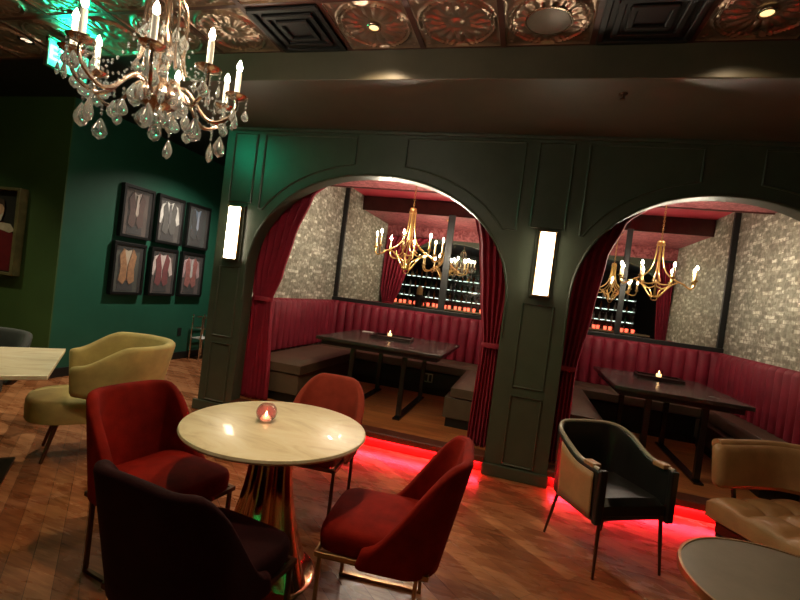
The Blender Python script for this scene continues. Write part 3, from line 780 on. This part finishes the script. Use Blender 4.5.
fr = [(4.55,1.74,'brown waistcoat with pale tie in a black frame, top row nearest the room corner',(.06,.022,.015),(.30,.25,.22),(.45,.38,.33),(.07,.045,.035),False),
      (5.12,1.74,'grey waistcoat over a white shirt in a black frame, middle of the top row',(.06,.06,.055),(.62,.62,.58),(.1,.1,.1),(.055,.05,.045),True),
      (5.69,1.74,'dark waistcoat with a blue reflection painted into shirt and tie in a black frame, top row beside the sconce',(.02,.025,.03),(.12,.20,.30),(.25,.3,.4),(.02,.03,.03),False),  # blue reflected light is put into the shirt and tie colours
      (4.50,.99,'ochre waistcoat in a black frame, bottom row nearest the room corner',(.36,.17,.06),(.5,.42,.3),None,(.045,.05,.035),False),
      (5.09,.99,'maroon waistcoat over a white shirt in a black frame, middle of the bottom row',(.16,.015,.02),(.62,.52,.50),None,(.06,.04,.035),True),
      (5.67,.99,'dusty pink waistcoat in a black frame, bottom row beside the sconce',(.28,.08,.07),(.42,.28,.30),(.5,.5,.5),(.07,.05,.05),True)]
for y, z, lb, ve, sh, ti, bk, sl in fr: framed(y, z, W, .685, lb, ve, sh, ti, bk, sl)

# portrait on the picture wall
t = thing('portrait_painting', 'dark framed portrait of a figure in a red robe at the left edge', 'painting', (-6.12,3.845,1.64)); t.scale = (1,1,.74)
m = MB()
for a in ((-.52,.48,-.72,-.68),(-.52,.48,.60,.64),(-.52,-.47,-.68,.60),(.43,.48,-.68,.60)): m.box(a[0],a[1],-.09,-.002,a[2],a[3])
m.build('frame', principled('aged_gilt_frame', (.22,.20,.09), .4, .4, var=.3), t, smooth=False, bevel=.006)
B(-.47,.43,-.02,-.004,-.68,.60).build('canvas', principled('dark_canvas', (.010,.010,.008), .6, var=.4), t, smooth=False)
def flat(poly, c, nm, y0=-.026, y1=-.0205): return MB().prism(poly, y0, y1, 'y').build(nm, principled(nm+'_paint', c, .55, var=.2, vscale=9), t, smooth=False)
flat([(-.30,-.66),(.33,-.66),(.34,-.10),(.25,.06),(.10,.12),(-.22,.12),(-.32,-.2)], (.13,.006,.008), 'robe')
flat([(.02,.10),(.28,.08),(.36,-.02),(.28,-.06),(.12,-.02),(-.10,.02),(-.16,.12)], (.42,.36,.26), 'collar', -.030, -.0265)
flat([(.07+.10*math.cos(q), .27+.155*math.sin(q)) for q in [i*2*PI/20 for i in range(20)]], (.48,.30,.20), 'face', -.034, -.0305)
flat([(-.03,.25),(.0,.12),(.07,.07),(.14,.12),(.17,.25),(.12,.20),(.07,.19),(.02,.20)], (.55,.50,.42), 'beard', -.038, -.0345)
flat([(-.05,.30),(-.02,.44),(.07,.47),(.16,.44),(.19,.30),(.14,.37),(.07,.39),(.0,.37)], (.05,.03,.02), 'hair', -.038, -.0345)

# outlet and chrome trolley
t = thing('wall_outlet', 'small dark outlet on the teal wall below the frames', 'outlet', (-5.10,5.84,.43))
B(.001,.008,-.04,.04,-.06,.06).build('cover_plate', M['outlet'], t, smooth=False, bevel=.003)
B(.008,.011,-.017,.017,-.035,.035).build('socket', M['black'], t, smooth=False, bevel=.002)
t = thing('chrome_luggage_stand', 'shiny chrome rack standing by the teal wall behind the left pier', 'rack', (-4.90,6.12,0))
for a in (-.13, .13):
    for b in (-.09, .09): MB().tube([(b,a,0),(b,a,.72)], .012, 8).build('post', M['chrome'], t)
for z in (.33,.50,.68):
    m = MB(); m.tube([(-.09,-.13,z),(.09,-.13,z)], .009); m.tube([(-.09,.13,z),(.09,.13,z)], .009); m.tube([(-.09,-.13,z),(-.09,.13,z)], .009); m.tube([(.09,-.13,z),(.09,.13,z)], .009); m.tube([(.0,-.13,z),(.0,.13,z)], .006)
    m.build('shelf', M['chrome'], t)
B(-.085,.085,-.12,.12,.34,.35).build('shelf_panel', M['white'], t, smooth=False)

# ------------------------------------------------------------------ chairs
def shell(plan, zt, zb, th, lean=0.0, ns=41, roll=None, rake=0):
    """upholstered wrap-around shell. plan(s)->(x,y,nx,ny) for s in -1..1 (n outward); zt(s), zb(s)"""
    mb = MB(); prof = []
    def ring(s):
        x, y, nx, ny = plan(s); a, b = zb(s), zt(s); h = th/2; out = []
        K = 7
        for i in range(K): out.append((-h, a+h*.6+(b-h-a-h*.6)*i/(K-1)))
        for i in range(1, 6): q = PI - PI*i/6; out.append((h*math.cos(q), b-h+h*math.sin(q)))
        for i in range(K): out.append((h, b-h+(a+h*.6-b+h)*i/(K-1)))
        out.append((h*.5, a)); out.append((-h*.5, a))
        res = []
        for o, z in out:
            k = max(0, z-zb(0))
            res.append((x+nx*(o+lean*k), y+ny*(o+lean*k)+rake*k, z))
        return res
    rings = [ring(-1+2*i/(ns-1)) for i in range(ns)]
    n = len(rings[0]); vs = []; fs = []
    # rounded ends
    for e, sgn in ((0, -1), (ns-1, 1)):
        pass
    for r in rings: vs += r
    for i in range(ns-1):
        for k in range(n): k2 = (k+1) % n; fs.append((i*n+k, i*n+k2, (i+1)*n+k2, (i+1)*n+k))
    for e, nb in ((0, 1), (ns-1, ns-2)):
        r = rings[e]; q = rings[nb]
        d = Vector(r[3])-Vector(q[3]); d.z = 0
        if d.length > 0: d.normalize()
        c = Vector((sum(p[0] for p in r)/n, sum(p[1] for p in r)/n, 0))
        prev = e*n
        for kk, (sc_, off) in enumerate(((.8,.35),(.4,.5))):
            st = len(vs)
            x, y, nx, ny = plan(-1 if e == 0 else 1)
            zc = (min(p[2] for p in r)+max(p[2] for p in r))/2; zr = (max(p[2] for p in r)-min(p[2] for p in r))/2
            for p in r:
                cen = Vector(((r[2][0]+r[-5][0])/2, (r[2][1]+r[-5][1])/2, 0))
                v = Vector((p[0], p[1], 0)); k = max(0, p[2]-zb(0)); cc = Vector((x+nx*lean*k, y+ny*lean*k+rake*k, 0))
                v = cc+(v-cc)*sc_+d*off*th
                zz = zc+(p[2]-zc)*(1-(1-sc_)*th/2/max(zr,.01))
                vs.append((v.x, v.y, zz))
            for k in range(n): k2 = (k+1) % n; fs.append((prev+k, prev+k2, st+k2, st+k))
            prev = st
        fs.append(tuple(prev+k for k in range(n)))
    mb.add(vs, fs); return mb
def smooth(x): x = max(0, min(1, x)); return x*x*(3-2*x)
def arc_plan(hw, yb, yf, r):
    """U plan: wings at x=±hw from y=yf back to yb with corner radius r; s=±1 at wing fronts; back towards +y"""
    straight = (yb-r)-yf; corner = r*PI/2; back = hw-r; T = straight+corner+back
    def plan(s):
        g = 1 if s >= 0 else -1; d = abs(s)*T
        if d <= back: return (g*d, yb, 0, 1)
        d -= back
        if d <= corner:
            q = d/r; return (g*(hw-r+r*math.sin(q)), yb-r+r*math.cos(q), g*math.sin(q), math.cos(q))
        d -= corner; return (g*hw, yb-r-d, g, 0)
    return plan
def seat_mesh(hw, y0, y1, z0, z1, r=.09, crown=.02, n=40, exp=3.2):
    """superellipse cushion"""
    mb = MB(); cy = (y0+y1)/2; hd = (y1-y0)/2; th = z1-z0
    rings = [(.985,z0),(1.0,z0+.015),(1.01,z0+th*.5),(1.0,z1-.03),(.97,z1-.012),(.90,z1),(.6,z1+crown*.7),(.3,z1+crown),(0.0,z1+crown)]
    def se(q, e):
        c_, s_ = math.cos(q), math.sin(q); return math.copysign(abs(c_)**(2/exp), c_), math.copysign(abs(s_)**(2/exp), s_)
    def fn(u, v):
        k = round(v*(len(rings)-1)); a, b = se(2*PI*u, exp); return (hw*a*rings[k][0], cy+hd*b*rings[k][0], rings[k][1])
    mb.grid(fn, n, len(rings), close_u=True)
    mb.add([fn(i/n, 0) for i in range(n)], [tuple(range(n))[::-1]])
    return mb
def sled_chair(loc, rz, label, mat, metal, zt_=.84, fl=.44):
    """front of the chair is local -y"""
    t = thing('dining_chair', label, 'chair', loc, rz, 'velvet chairs round the marble table')
    seat_mesh(.225,-.27,.20,.375,.475, exp=6).build('seat', mat, t)
    def zt(s): return zt_-.36*smooth((abs(s)-fl)/(1-fl))**1.15 - .04*abs(s)**2
    def zb(s): return .345
    shell(arc_plan(.238,.225,-.06,.12), zt, zb, .05, lean=.0, rake=.20).build('backrest', mat, t)
    m = MB()
    for a in ((-.235,.235,-.265,-.245),(-.235,.235,.20,.22),(-.235,-.215,-.245,.20),(.215,.235,-.245,.20)): m.box(a[0],a[1],a[2],a[3],.352,.374)
    m.build('seat_frame', metal, t, smooth=False, bevel=.002)
    for g in (-1, 1):
        for yy in (-.24, .17):
            m = MB(); m.box(g*.222-.010,g*.222+.010,yy-.008,yy+.008,.016,.352); m.build('leg', metal, t, smooth=False, bevel=.002)
        m = MB(); m.box(g*.222-.010,g*.222+.010,-.25,.18,0,.016); m.build('floor_runner', metal, t, smooth=False, bevel=.002)
    return t
TB = (-1.115, 2.02)
sled_chair((-1.625,1.86,0), math.radians(82), 'red velvet sled-leg chair left of the round marble table', M['velvet_red'], M['darkbronze'])
sled_chair((-1.015,1.42,0), math.radians(173), 'dark wine velvet chair in the foreground with its back to the view', M['velvet_wine'], M['darkbronze'])
sled_chair((-.475,1.99,0), math.radians(-84), 'red velvet sled-leg chair right of the round marble table, seen from the side', M['velvet_red'], M['bronze'])
sled_chair((-1.225,2.76,0), math.radians(5), 'rose velvet chair on the far side of the round marble table', M['velvet_rose'], M['darkbronze'], zt_=.825, fl=.2)

# marble table
t = thing('round_table', 'round cream marble table on a fluted copper pedestal', 'table', (TB[0],TB[1],0))
MB().lathe([(0,.722),(.432,.722),(.445,.727),(.451,.737),(.447,.748),(.439,.751),(0,.751)], n=96).build('tabletop', M['marble'], t)
mb = MB()
def ped(u, v):
    a = 2*PI*u; z = .012+.70*v; fl = abs(math.cos(a*2.5+.35))**.8
    r0 = .105+.155*(1-v)**2.0; r = r0*(.62+.38*fl)
    return (r*math.cos(a), r*math.sin(a), z)
mb.grid(ped, 120, 24, close_u=True); mb.build('pedestal', M['copper'], t)
MB().lathe([(0,0),(.27,0),(.275,.006),(.26,.012),(0,.012)], n=64).build('base_plate', M['copper'], t)
MB().lathe([(0,.711),(.14,.711),(.14,.722),(0,.722)], n=32).build('top_plate', M['darkbronze'], t)
votive(-1.195,2.045,.752,'round rose glass votive glowing on the marble table', ruby=True, s=1.06)

# mustard tub chair
def tub(loc, rz, label, mat, group=None, h=.79):
    t = thing('tub_chair', label, 'armchair', loc, rz, group)
    seat_mesh(.27,-.34,.20,.29,.45, exp=2.6, crown=.025).build('seat', mat, t)
    def plan(s):
        q = s*1.95; r = .315; return (r*math.sin(q), .02+r*math.cos(q)*.95, math.sin(q), math.cos(q))
    def zt(s): return h-.14*smooth((abs(s)-.62)/.38)
    def zb(s): return .30+.20*smooth((abs(s)-.45)/.55)
    shell(plan, zt, zb, .065, lean=.16, ns=61).build('backrest', mat, t)
    for a in (45,135,225,315):
        q = math.radians(a); MB().tube([(.17*math.cos(q), -.05+.17*math.sin(q), .29), (.26*math.cos(q), -.05+.26*math.sin(q), 0.004)], .014, 8, .009).build('leg', M['darkbronze'], t)
    return t
tub((-3.03,2.67,0), math.radians(-38), 'mustard velvet tub chair pulled up to the square marble table', M['velvet_olive'], h=.86); bpy.data.objects['tub_chair'].scale = (1.0,1.18,1.0)
tub((-4.12,2.45,0), math.radians(40), 'dark grey tub chair on the far side of the square marble table', M['velvet_grey'], h=.76)
# square table
t = thing('square_table', 'square cream marble table at the left edge of the view', 'table', (-3.24,1.96,0), math.radians(47))
B(-.45,.45,-.45,.45,.722,.75).build('tabletop', M['marble'], t, smooth=False, bevel=.005)
B(-.04,.04,-.04,.04,.02,.70).build('column', M['black'], t, smooth=False, bevel=.004)
B(-.25,.25,-.25,.25,0,.02).build('foot', M['darkbronze'], t, smooth=False, bevel=.004)
B(-.15,.15,-.15,.15,.70,.722).build('top_plate', M['black'], t, smooth=False)
votive(-3.17,2.03,.751,'dark little candle holder on the square marble table at the left edge', s=1.1)

# black and tan armchair
t = thing('armchair', 'black leather armchair with tan side panels and slender legs', 'armchair', (.635,3.12,0), math.radians(31)); t.scale = (.97,.95,.98)
cushion(MB(), -.225,.225,-.26,.20,.36,.465, .035, 14, 14).build('seat', M['leather_black'], t)
def zt(s): return .785-.125*smooth((abs(s)-.25)/.55)-.02*abs(s)
pl = arc_plan(.262,.245,-.245,.14)
shell(pl, zt, lambda s: .33, .035, lean=.05, ns=61).build('backrest', M['leather_black'], t)
m = MB(); pts = []
for i in range(61):
    s = -1+2*i/60; x, y, nx, ny = pl(s); z = zt(s); k = z-.33; pts.append((x+nx*.05*k, y+ny*.05*k, z+.001))
m.tube(pts, .012, 8); m.build('top_rail', M['leather_rim'], t)
for g in (-1, 1):
    # tan outer panel wrapped on the arm from front post backwards
    m = MB(); vs = []; K = 18
    def pn(u, v, g=g):
        s = g*(.97-.46*u); x, y, nx, ny = pl(s); zz = .34+(zt(s)-.025-.34)*v; k = zz-.33
        o = .0185+.007
        return (x+nx*(o+.05*k), y+ny*(o+.05*k), zz)
    m.grid(pn, K, 6); m.build('side_panel', M['leather_tan'], t, solid=.007)
    s = g; x, y, nx, ny = pl(s)
    B(x-.026,x+.026,y-.03,y+.006,.325,zt(s)+.004).build('arm_post', M['leather_black'], t, smooth=False, bevel=.008)
    B(x-.03,x+.03,y+.04,y+.13,zt(.88)-.01,zt(.88)+.018).build('arm_strap', M['leather_tan'], t, smooth=False, bevel=.006)
for (x, y, x2, y2) in ((-.225,-.235,-.245,-.265),(.225,-.235,.245,-.265),(-.20,.19,-.235,.255),(.20,.19,.235,.255)):
    MB().tube([(x,y,.36),(x2,y2,.004)], .013, 8, .008).build('leg', M['darkbronze'], t)
B(-.22,.22,-.24,.20,.335,.358).build('seat_frame', M['blackwood'], t, smooth=False, bevel=.003)

# tan leather barrel settee
LS = 0
t = thing('leather_settee', 'tan leather settee with a curved rolled back and tufted seat at the right edge', 'settee', (1.84,3.07,0), math.radians(-62))
cushion(MB(), -.46,.46,-.42,.26,.32,.47, .05, 50, 40, tuft=.06, tnx=4, tny=3).build('seat', M['leather_tan'], t)
B(-.43,.43,-.37,.26,.24,.31).build('seat_base', M['darkbronze'], t, smooth=False, bevel=.01)
pl2 = arc_plan(.49,.34,-.30,.28)
shell(pl2, lambda s: .80-.03*abs(s), lambda s: .50, .085, lean=.12, ns=51).build('backrest', M['leather_tan'], t)
m = MB(); pts = []
for i in range(51):
    s = -1+2*i/50; x, y, nx, ny = pl2(s); z = .785-.03*abs(s); k = z-.50; pts.append((x+nx*(.12*k+.03), y+ny*(.12*k+.03), z))
m.tube(pts, .038, 12); m.build('rolled_edge', M['leather_tan'], t)
for x in (-.40, .40):
    for y in (-.33, .22): B(x-.028,x+.028,y-.028,y+.028,0,.24).build('leg', M['blackwood'], t, smooth=False, bevel=.004)
for s in (-.9,-.35,.35,.9):
    x, y, nx, ny = pl2(s); MB().tube([(x*.93,y*.93,.30),(x,y,.54)], .014, 8).build('back_bracket', M['blackwood'], t)

# coffee table
t = thing('coffee_table', 'low round pewter-topped table with a polished metal rim at the lower right', 'table', (1.20,2.13,0))
MB().lathe([(0,.482),(.425,.482),(.425,.500),(0,.500)], n=80).build('tabletop', M['pewter'], t)
MB().lathe([(.425,.470),(.437,.470),(.440,.486),(.437,.504),(.425,.504)], n=80, closed=True).build('rim', M['bronze'], t)
MB().lathe([(0,0),(.22,0),(.22,.012),(.03,.02),(.028,.46),(.10,.482),(0,.482)], n=40).build('pedestal', M['darkbronze'], t)

# ------------------------------------------------------------------ the bar across the room (seen in the booth mirrors)
t = thing('bar_counter', 'long dark bar counter across the room seen in the booth mirrors', 'bar counter', (-.6,-2.75,0))
B(-4.4,4.4,-.28,.28,1.02,1.07).build('counter_top', M['marble'], t, smooth=False, bevel=.006)
B(-4.3,4.3,-.22,.18,0.10,1.02).build('bar_front', M['blackwood'], t, smooth=False, bevel=.006)
B(-4.25,4.25,-.2,.12,0,.10).build('plinth', M['black'], t, smooth=False)
B(-4.2,4.2,.182,.19,.12,.14).build('added_green_strip', M['addedgreen'], t, smooth=False)  # added hidden emitter, gives green reflections on the table pedestal and pier
t = thing('back_bar', 'tall lit bottle shelving behind the bar seen in the booth mirrors', 'shelving', (-.6,-4.75,0))
B(-4.4,4.4,-.20,-.16,.0,2.7).build('back_panel', M['blackwood'], t, smooth=False)
B(-4.4,4.4,-.16,.25,0,.9).build('base_cabinet', M['blackwood'], t, smooth=False, bevel=.005)
for z in (.92,1.32,1.72,2.12):
    B(-4.4,4.4,-.16,.14,z,z+.02).build('shelf', M['clearglass'] if False else M['chrome'], t, smooth=False)
    B(-4.4,4.4,-.155,-.145,z+.03,z+.05).build('shelf_light', M['barlight'], t, smooth=False)
for x in (-4.4,-2.2,0,2.2,4.36): B(x-.02,x+.04,-.16,.16,.9,2.7).build('upright', M['blackwood'], t, smooth=False)
protos = []
for nm, mat, lb in (('green','bottle','dark green'), ('amber','bottle2','amber'), ('pale','bottle3','pale clear')):
    m = MB(); m.lathe([(0,0),(.036,0),(.038,.01),(.038,.19),(.030,.215),(.013,.235),(.012,.29),(.014,.292),(.014,.30),(0,.30)], n=14)
    o = m.build('bottle', M[mat]); protos.append((o, lb)); 
rows = {.94:'lowest lit', 1.34:'second lit', 1.74:'third lit', 2.14:'top lit'}
used = set()
for z, rn in rows.items():
    for i in range(40):
        x = -4.8+i*.213+random.uniform(-.03,.03)
        if any(abs(x-(-.6+u)) < .08 for u in (-4.4,-2.2,0,2.2,4.36)): continue
        k = random.choice([0,1,2,2]); o, lb = protos[k]
        if k in used: o = o.copy(); C.objects.link(o)
        used.add(k)
        s = random.uniform(.8,1.05); o.scale = (1,1,s); o.location = (x,-4.75+random.uniform(-.04,.03),z)
        tag(o, '%s bottle on the %s shelf behind the bar' % (lb, rn), 'bottle', '%s bottles on the %s shelf of the back bar' % (lb, rn))
# red and amber glowing glasses along the counter
proto = MB().lathe([(0,0),(.035,0),(.045,.02),(.05,.11),(.045,.11),(.04,.02),(0,.012)], n=16).build('glass_votive', M['redglow'])
first = True
for i in range(46):
    x = -4.7+i*.18+random.uniform(-.06,.06); o = proto if first else proto.copy()
    if not first: C.objects.link(o)
    first = False; o.location = (x, -2.72+random.uniform(-.15,.15), 1.071)
    tag(o, 'red glowing glass votive standing on the bar counter', 'votive', 'red votives along the bar counter')
def pendant(x, y, label):
    t = thing('pendant_lamp', label, 'pendant lamp', (x,y,2.1), 0, 'small pendant lamps over the bar')
    MB().tube([(0,0,.12),(0,0,CZ-2.1+.01)], .004, 6).build('cord', M['black'], t)
    MB().lathe([(0,.13),(.02,.12),(.07,.02),(.072,0),(.065,.0),(.015,.11),(0,.115)], n=20).build('lamp_shade', M['gold'], t)
    MB().ball((0,0,.03), .032, 12).build('bulb', M['amberglow'], t)
for x in (-4.0,-3.0,-2.0,-1.0,0.0,1.0): pendant(x, -2.7, 'small gold pendant lamp hanging over the bar counter')

# ------------------------------------------------------------------ a guest seated at the bar
def person(loc, rz):
    t = thing('person', 'person with blonde hair in dark clothes seated on a stool at the bar', 'person', loc, rz)
    vs = [(0,0,.80),(0,-.01,1.0),(0,.0,1.22),(0,.01,1.36),(0,.0,1.44),(0,-.01,1.50),
          (.17,.0,1.35),(.23,-.03,1.10),(.20,-.24,1.04),(.17,-.31,1.07),
          (-.17,.0,1.35),(-.23,-.03,1.10),(-.20,-.24,1.04),(-.17,-.31,1.07),
          (.09,-.02,.77),(.12,-.40,.76),(.12,-.37,.40),(.12,-.45,.36),
          (-.09,-.02,.77),(-.12,-.40,.76),(-.12,-.37,.40),(-.12,-.45,.36)]
    es = [(0,1),(1,2),(2,3),(3,4),(4,5),(3,6),(6,7),(7,8),(8,9),(3,10),(10,11),(11,12),(12,13),(0,14),(14,15),(15,16),(16,17),(0,18),(18,19),(19,20),(20,21)]
    rr = [.14,.12,.14,.09,.05,.05,.06,.045,.035,.03,.06,.045,.035,.03,.09,.07,.045,.04,.09,.07,.045,.04]
    me = bpy.data.meshes.new('body'); me.from_pydata(vs, es, []); o = bpy.data.objects.new('body', me); C.objects.link(o); o.parent = t
    o.modifiers.new('k', 'SKIN'); 
    if not me.skin_vertices: me.attributes.new('x', 'FLOAT', 'POINT')
    for i, s in enumerate(me.skin_vertices[0].data): s.radius = (rr[i], rr[i]*.85); s.use_root = (i == 0)
    sm = o.modifiers.new('s', 'SUBSURF'); sm.levels = 2; sm.render_levels = 2
    me.materials.append(principled('dark_clothes', (.02,.018,.02), .7, var=.2))
    skin = principled('skin', (.55,.33,.24), .5, var=.05)
    m = MB(); m.lathe([(0,-.115),(.035,-.108),(.060,-.07),(.074,-.01),(.078,.04),(.066,.09),(.035,.115),(0,.12)], (0,-.01,1.61), 18, squash=1.15)
    m.tube([(0,-.09,1.62),(0,-.112,1.595)], .012, 6); m.tube([(.078,0,1.60),(.084,.005,1.63)], .012, 6); m.tube([(-.078,0,1.60),(-.084,.005,1.63)], .012, 6)
    h = m.build('head', skin, t)
    m = MB()
    for g in (-1, 1): m.ball((g*.028,-.088,1.625), .009, 8)
    m.build('eyes', M['black'], h); MB().tube([(-.02,-.092,1.56),(0,-.096,1.557),(.02,-.092,1.56)], .004, 6).build('mouth', M['velvet_rose'], h)
    m = MB()
    def hair(u, v):
        a = -PI*.78+u*PI*1.56; q = v; r = .088+.012*math.sin(a*9)
        zz = 1.735-.30*q; rr_ = r*math.sin(min(PI/2, .15+q*3.2)); return (rr_*math.sin(a), .005+rr_*1.1*math.cos(a), zz)
    m.grid(hair, 40, 14); m.build('hair', principled('blonde_hair', (.62,.40,.18), .5, var=.3, vscale=40), t, solid=.01)
    for g in (-1, 1):
        m = MB(); m.ball((g*.17,-.33,1.08), .032, 10, .5)
        for k in range(5): m.tube([(g*.17+(k-2)*.012,-.35,1.08),(g*.17+(k-2)*.013,-.385+abs(k-1.6)*.005,1.078),(g*.17+(k-2)*.013,-.40+abs(k-1.6)*.006,1.072)], .0075, 6)
        m.build('hand', skin, t)
person((-3.5,-2.02,0), 0)
def stool(x, y, label):
    t = thing('bar_stool', label, 'bar stool', (x,y,0), 0, 'bar stools at the counter')
    MB().lathe([(0,.60),(.17,.60),(.185,.62),(.18,.655),(.15,.665),(0,.668)], n=24).build('seat', M['velvet_red'], t)
    for a in (45,135,225,315):
        q = math.radians(a); MB().tube([(.11*math.cos(q),.11*math.sin(q),.60),(.19*math.cos(q),.19*math.sin(q),0)], .012, 6).build('leg', M['darkbronze'], t)
    MB().tube([(.16*math.cos(i*PI/8),.16*math.sin(i*PI/8),.22) for i in range(17)], .008, 6).build('foot_ring', M['darkbronze'], t)
stool(-3.5,-2.02,'red bar stool under the seated blonde person')
for x in (-4.4,-2.6,-1.7,2.2): stool(x,-2.02,'empty red bar stool standing at the bar counter')

# ------------------------------------------------------------------ remaining room lights
# further recessed downlights of the same ceiling, behind and beside the view; the portrait wall one is added for brightness
def rear_light(x, y, e, label, col=(1,.72,.42), size=2.4):
    t = thing('recessed_downlight', label, 'ceiling light', (x, y, CZ-.016))
    MB().lathe([(.032,-.002),(.046,-.004),(.048,.0),(.046,.004),(.032,.004)], n=24, closed=True).build('trim_ring', M['silverg'], t)
    MB().lathe([(0,.001),(.031,.001),(.031,.004),(0,.004)], n=24).build('lens', M['downl'], t)
    lamp('beam', 'SPOT', e, col, (0,0,-.012), parent=t, spot_size=size, spot_blend=.7, shadow_soft_size=.04)
rear_light(*tc(0,-2), 90, 'recessed downlight in the tin ceiling beside the marble table')
rear_light(-4.0,5.4, 260, 'recessed downlight over the passage by the framed waistcoats', (1,.85,.7))
rear_light(-6.3,2.6, 70, 'added unseen light, built as a downlight, in front of the portrait wall', (1,.9,.55), 2.0)  # added lamp out of view, lifts the dark olive wall
rear_light(-2.5,-2.0, 50, 'recessed downlight in front of the bar counter')
rear_light(.5,-2.0, 50, 'recessed downlight in front of the right end of the bar counter')

w = bpy.data.worlds.new('world'); sc.world = w; w.use_nodes = True
w.node_tree.nodes['Background'].inputs[0].default_value = (.9,.75,.6,1); w.node_tree.nodes['Background'].inputs[1].default_value = .05
vs_ = sc.view_settings; vs_.view_transform = 'Standard'; vs_.look = 'None'; vs_.gamma = 1; vs_.use_curve_mapping = False; vs_.exposure = 0.0
sc.cycles.use_denoising = True
sc.cycles.max_bounces = 8; sc.cycles.transmission_bounces = 8; sc.cycles.sample_clamp_indirect = 6
sc.cycles.caustics_refractive = False; sc.cycles.caustics_reflective = False
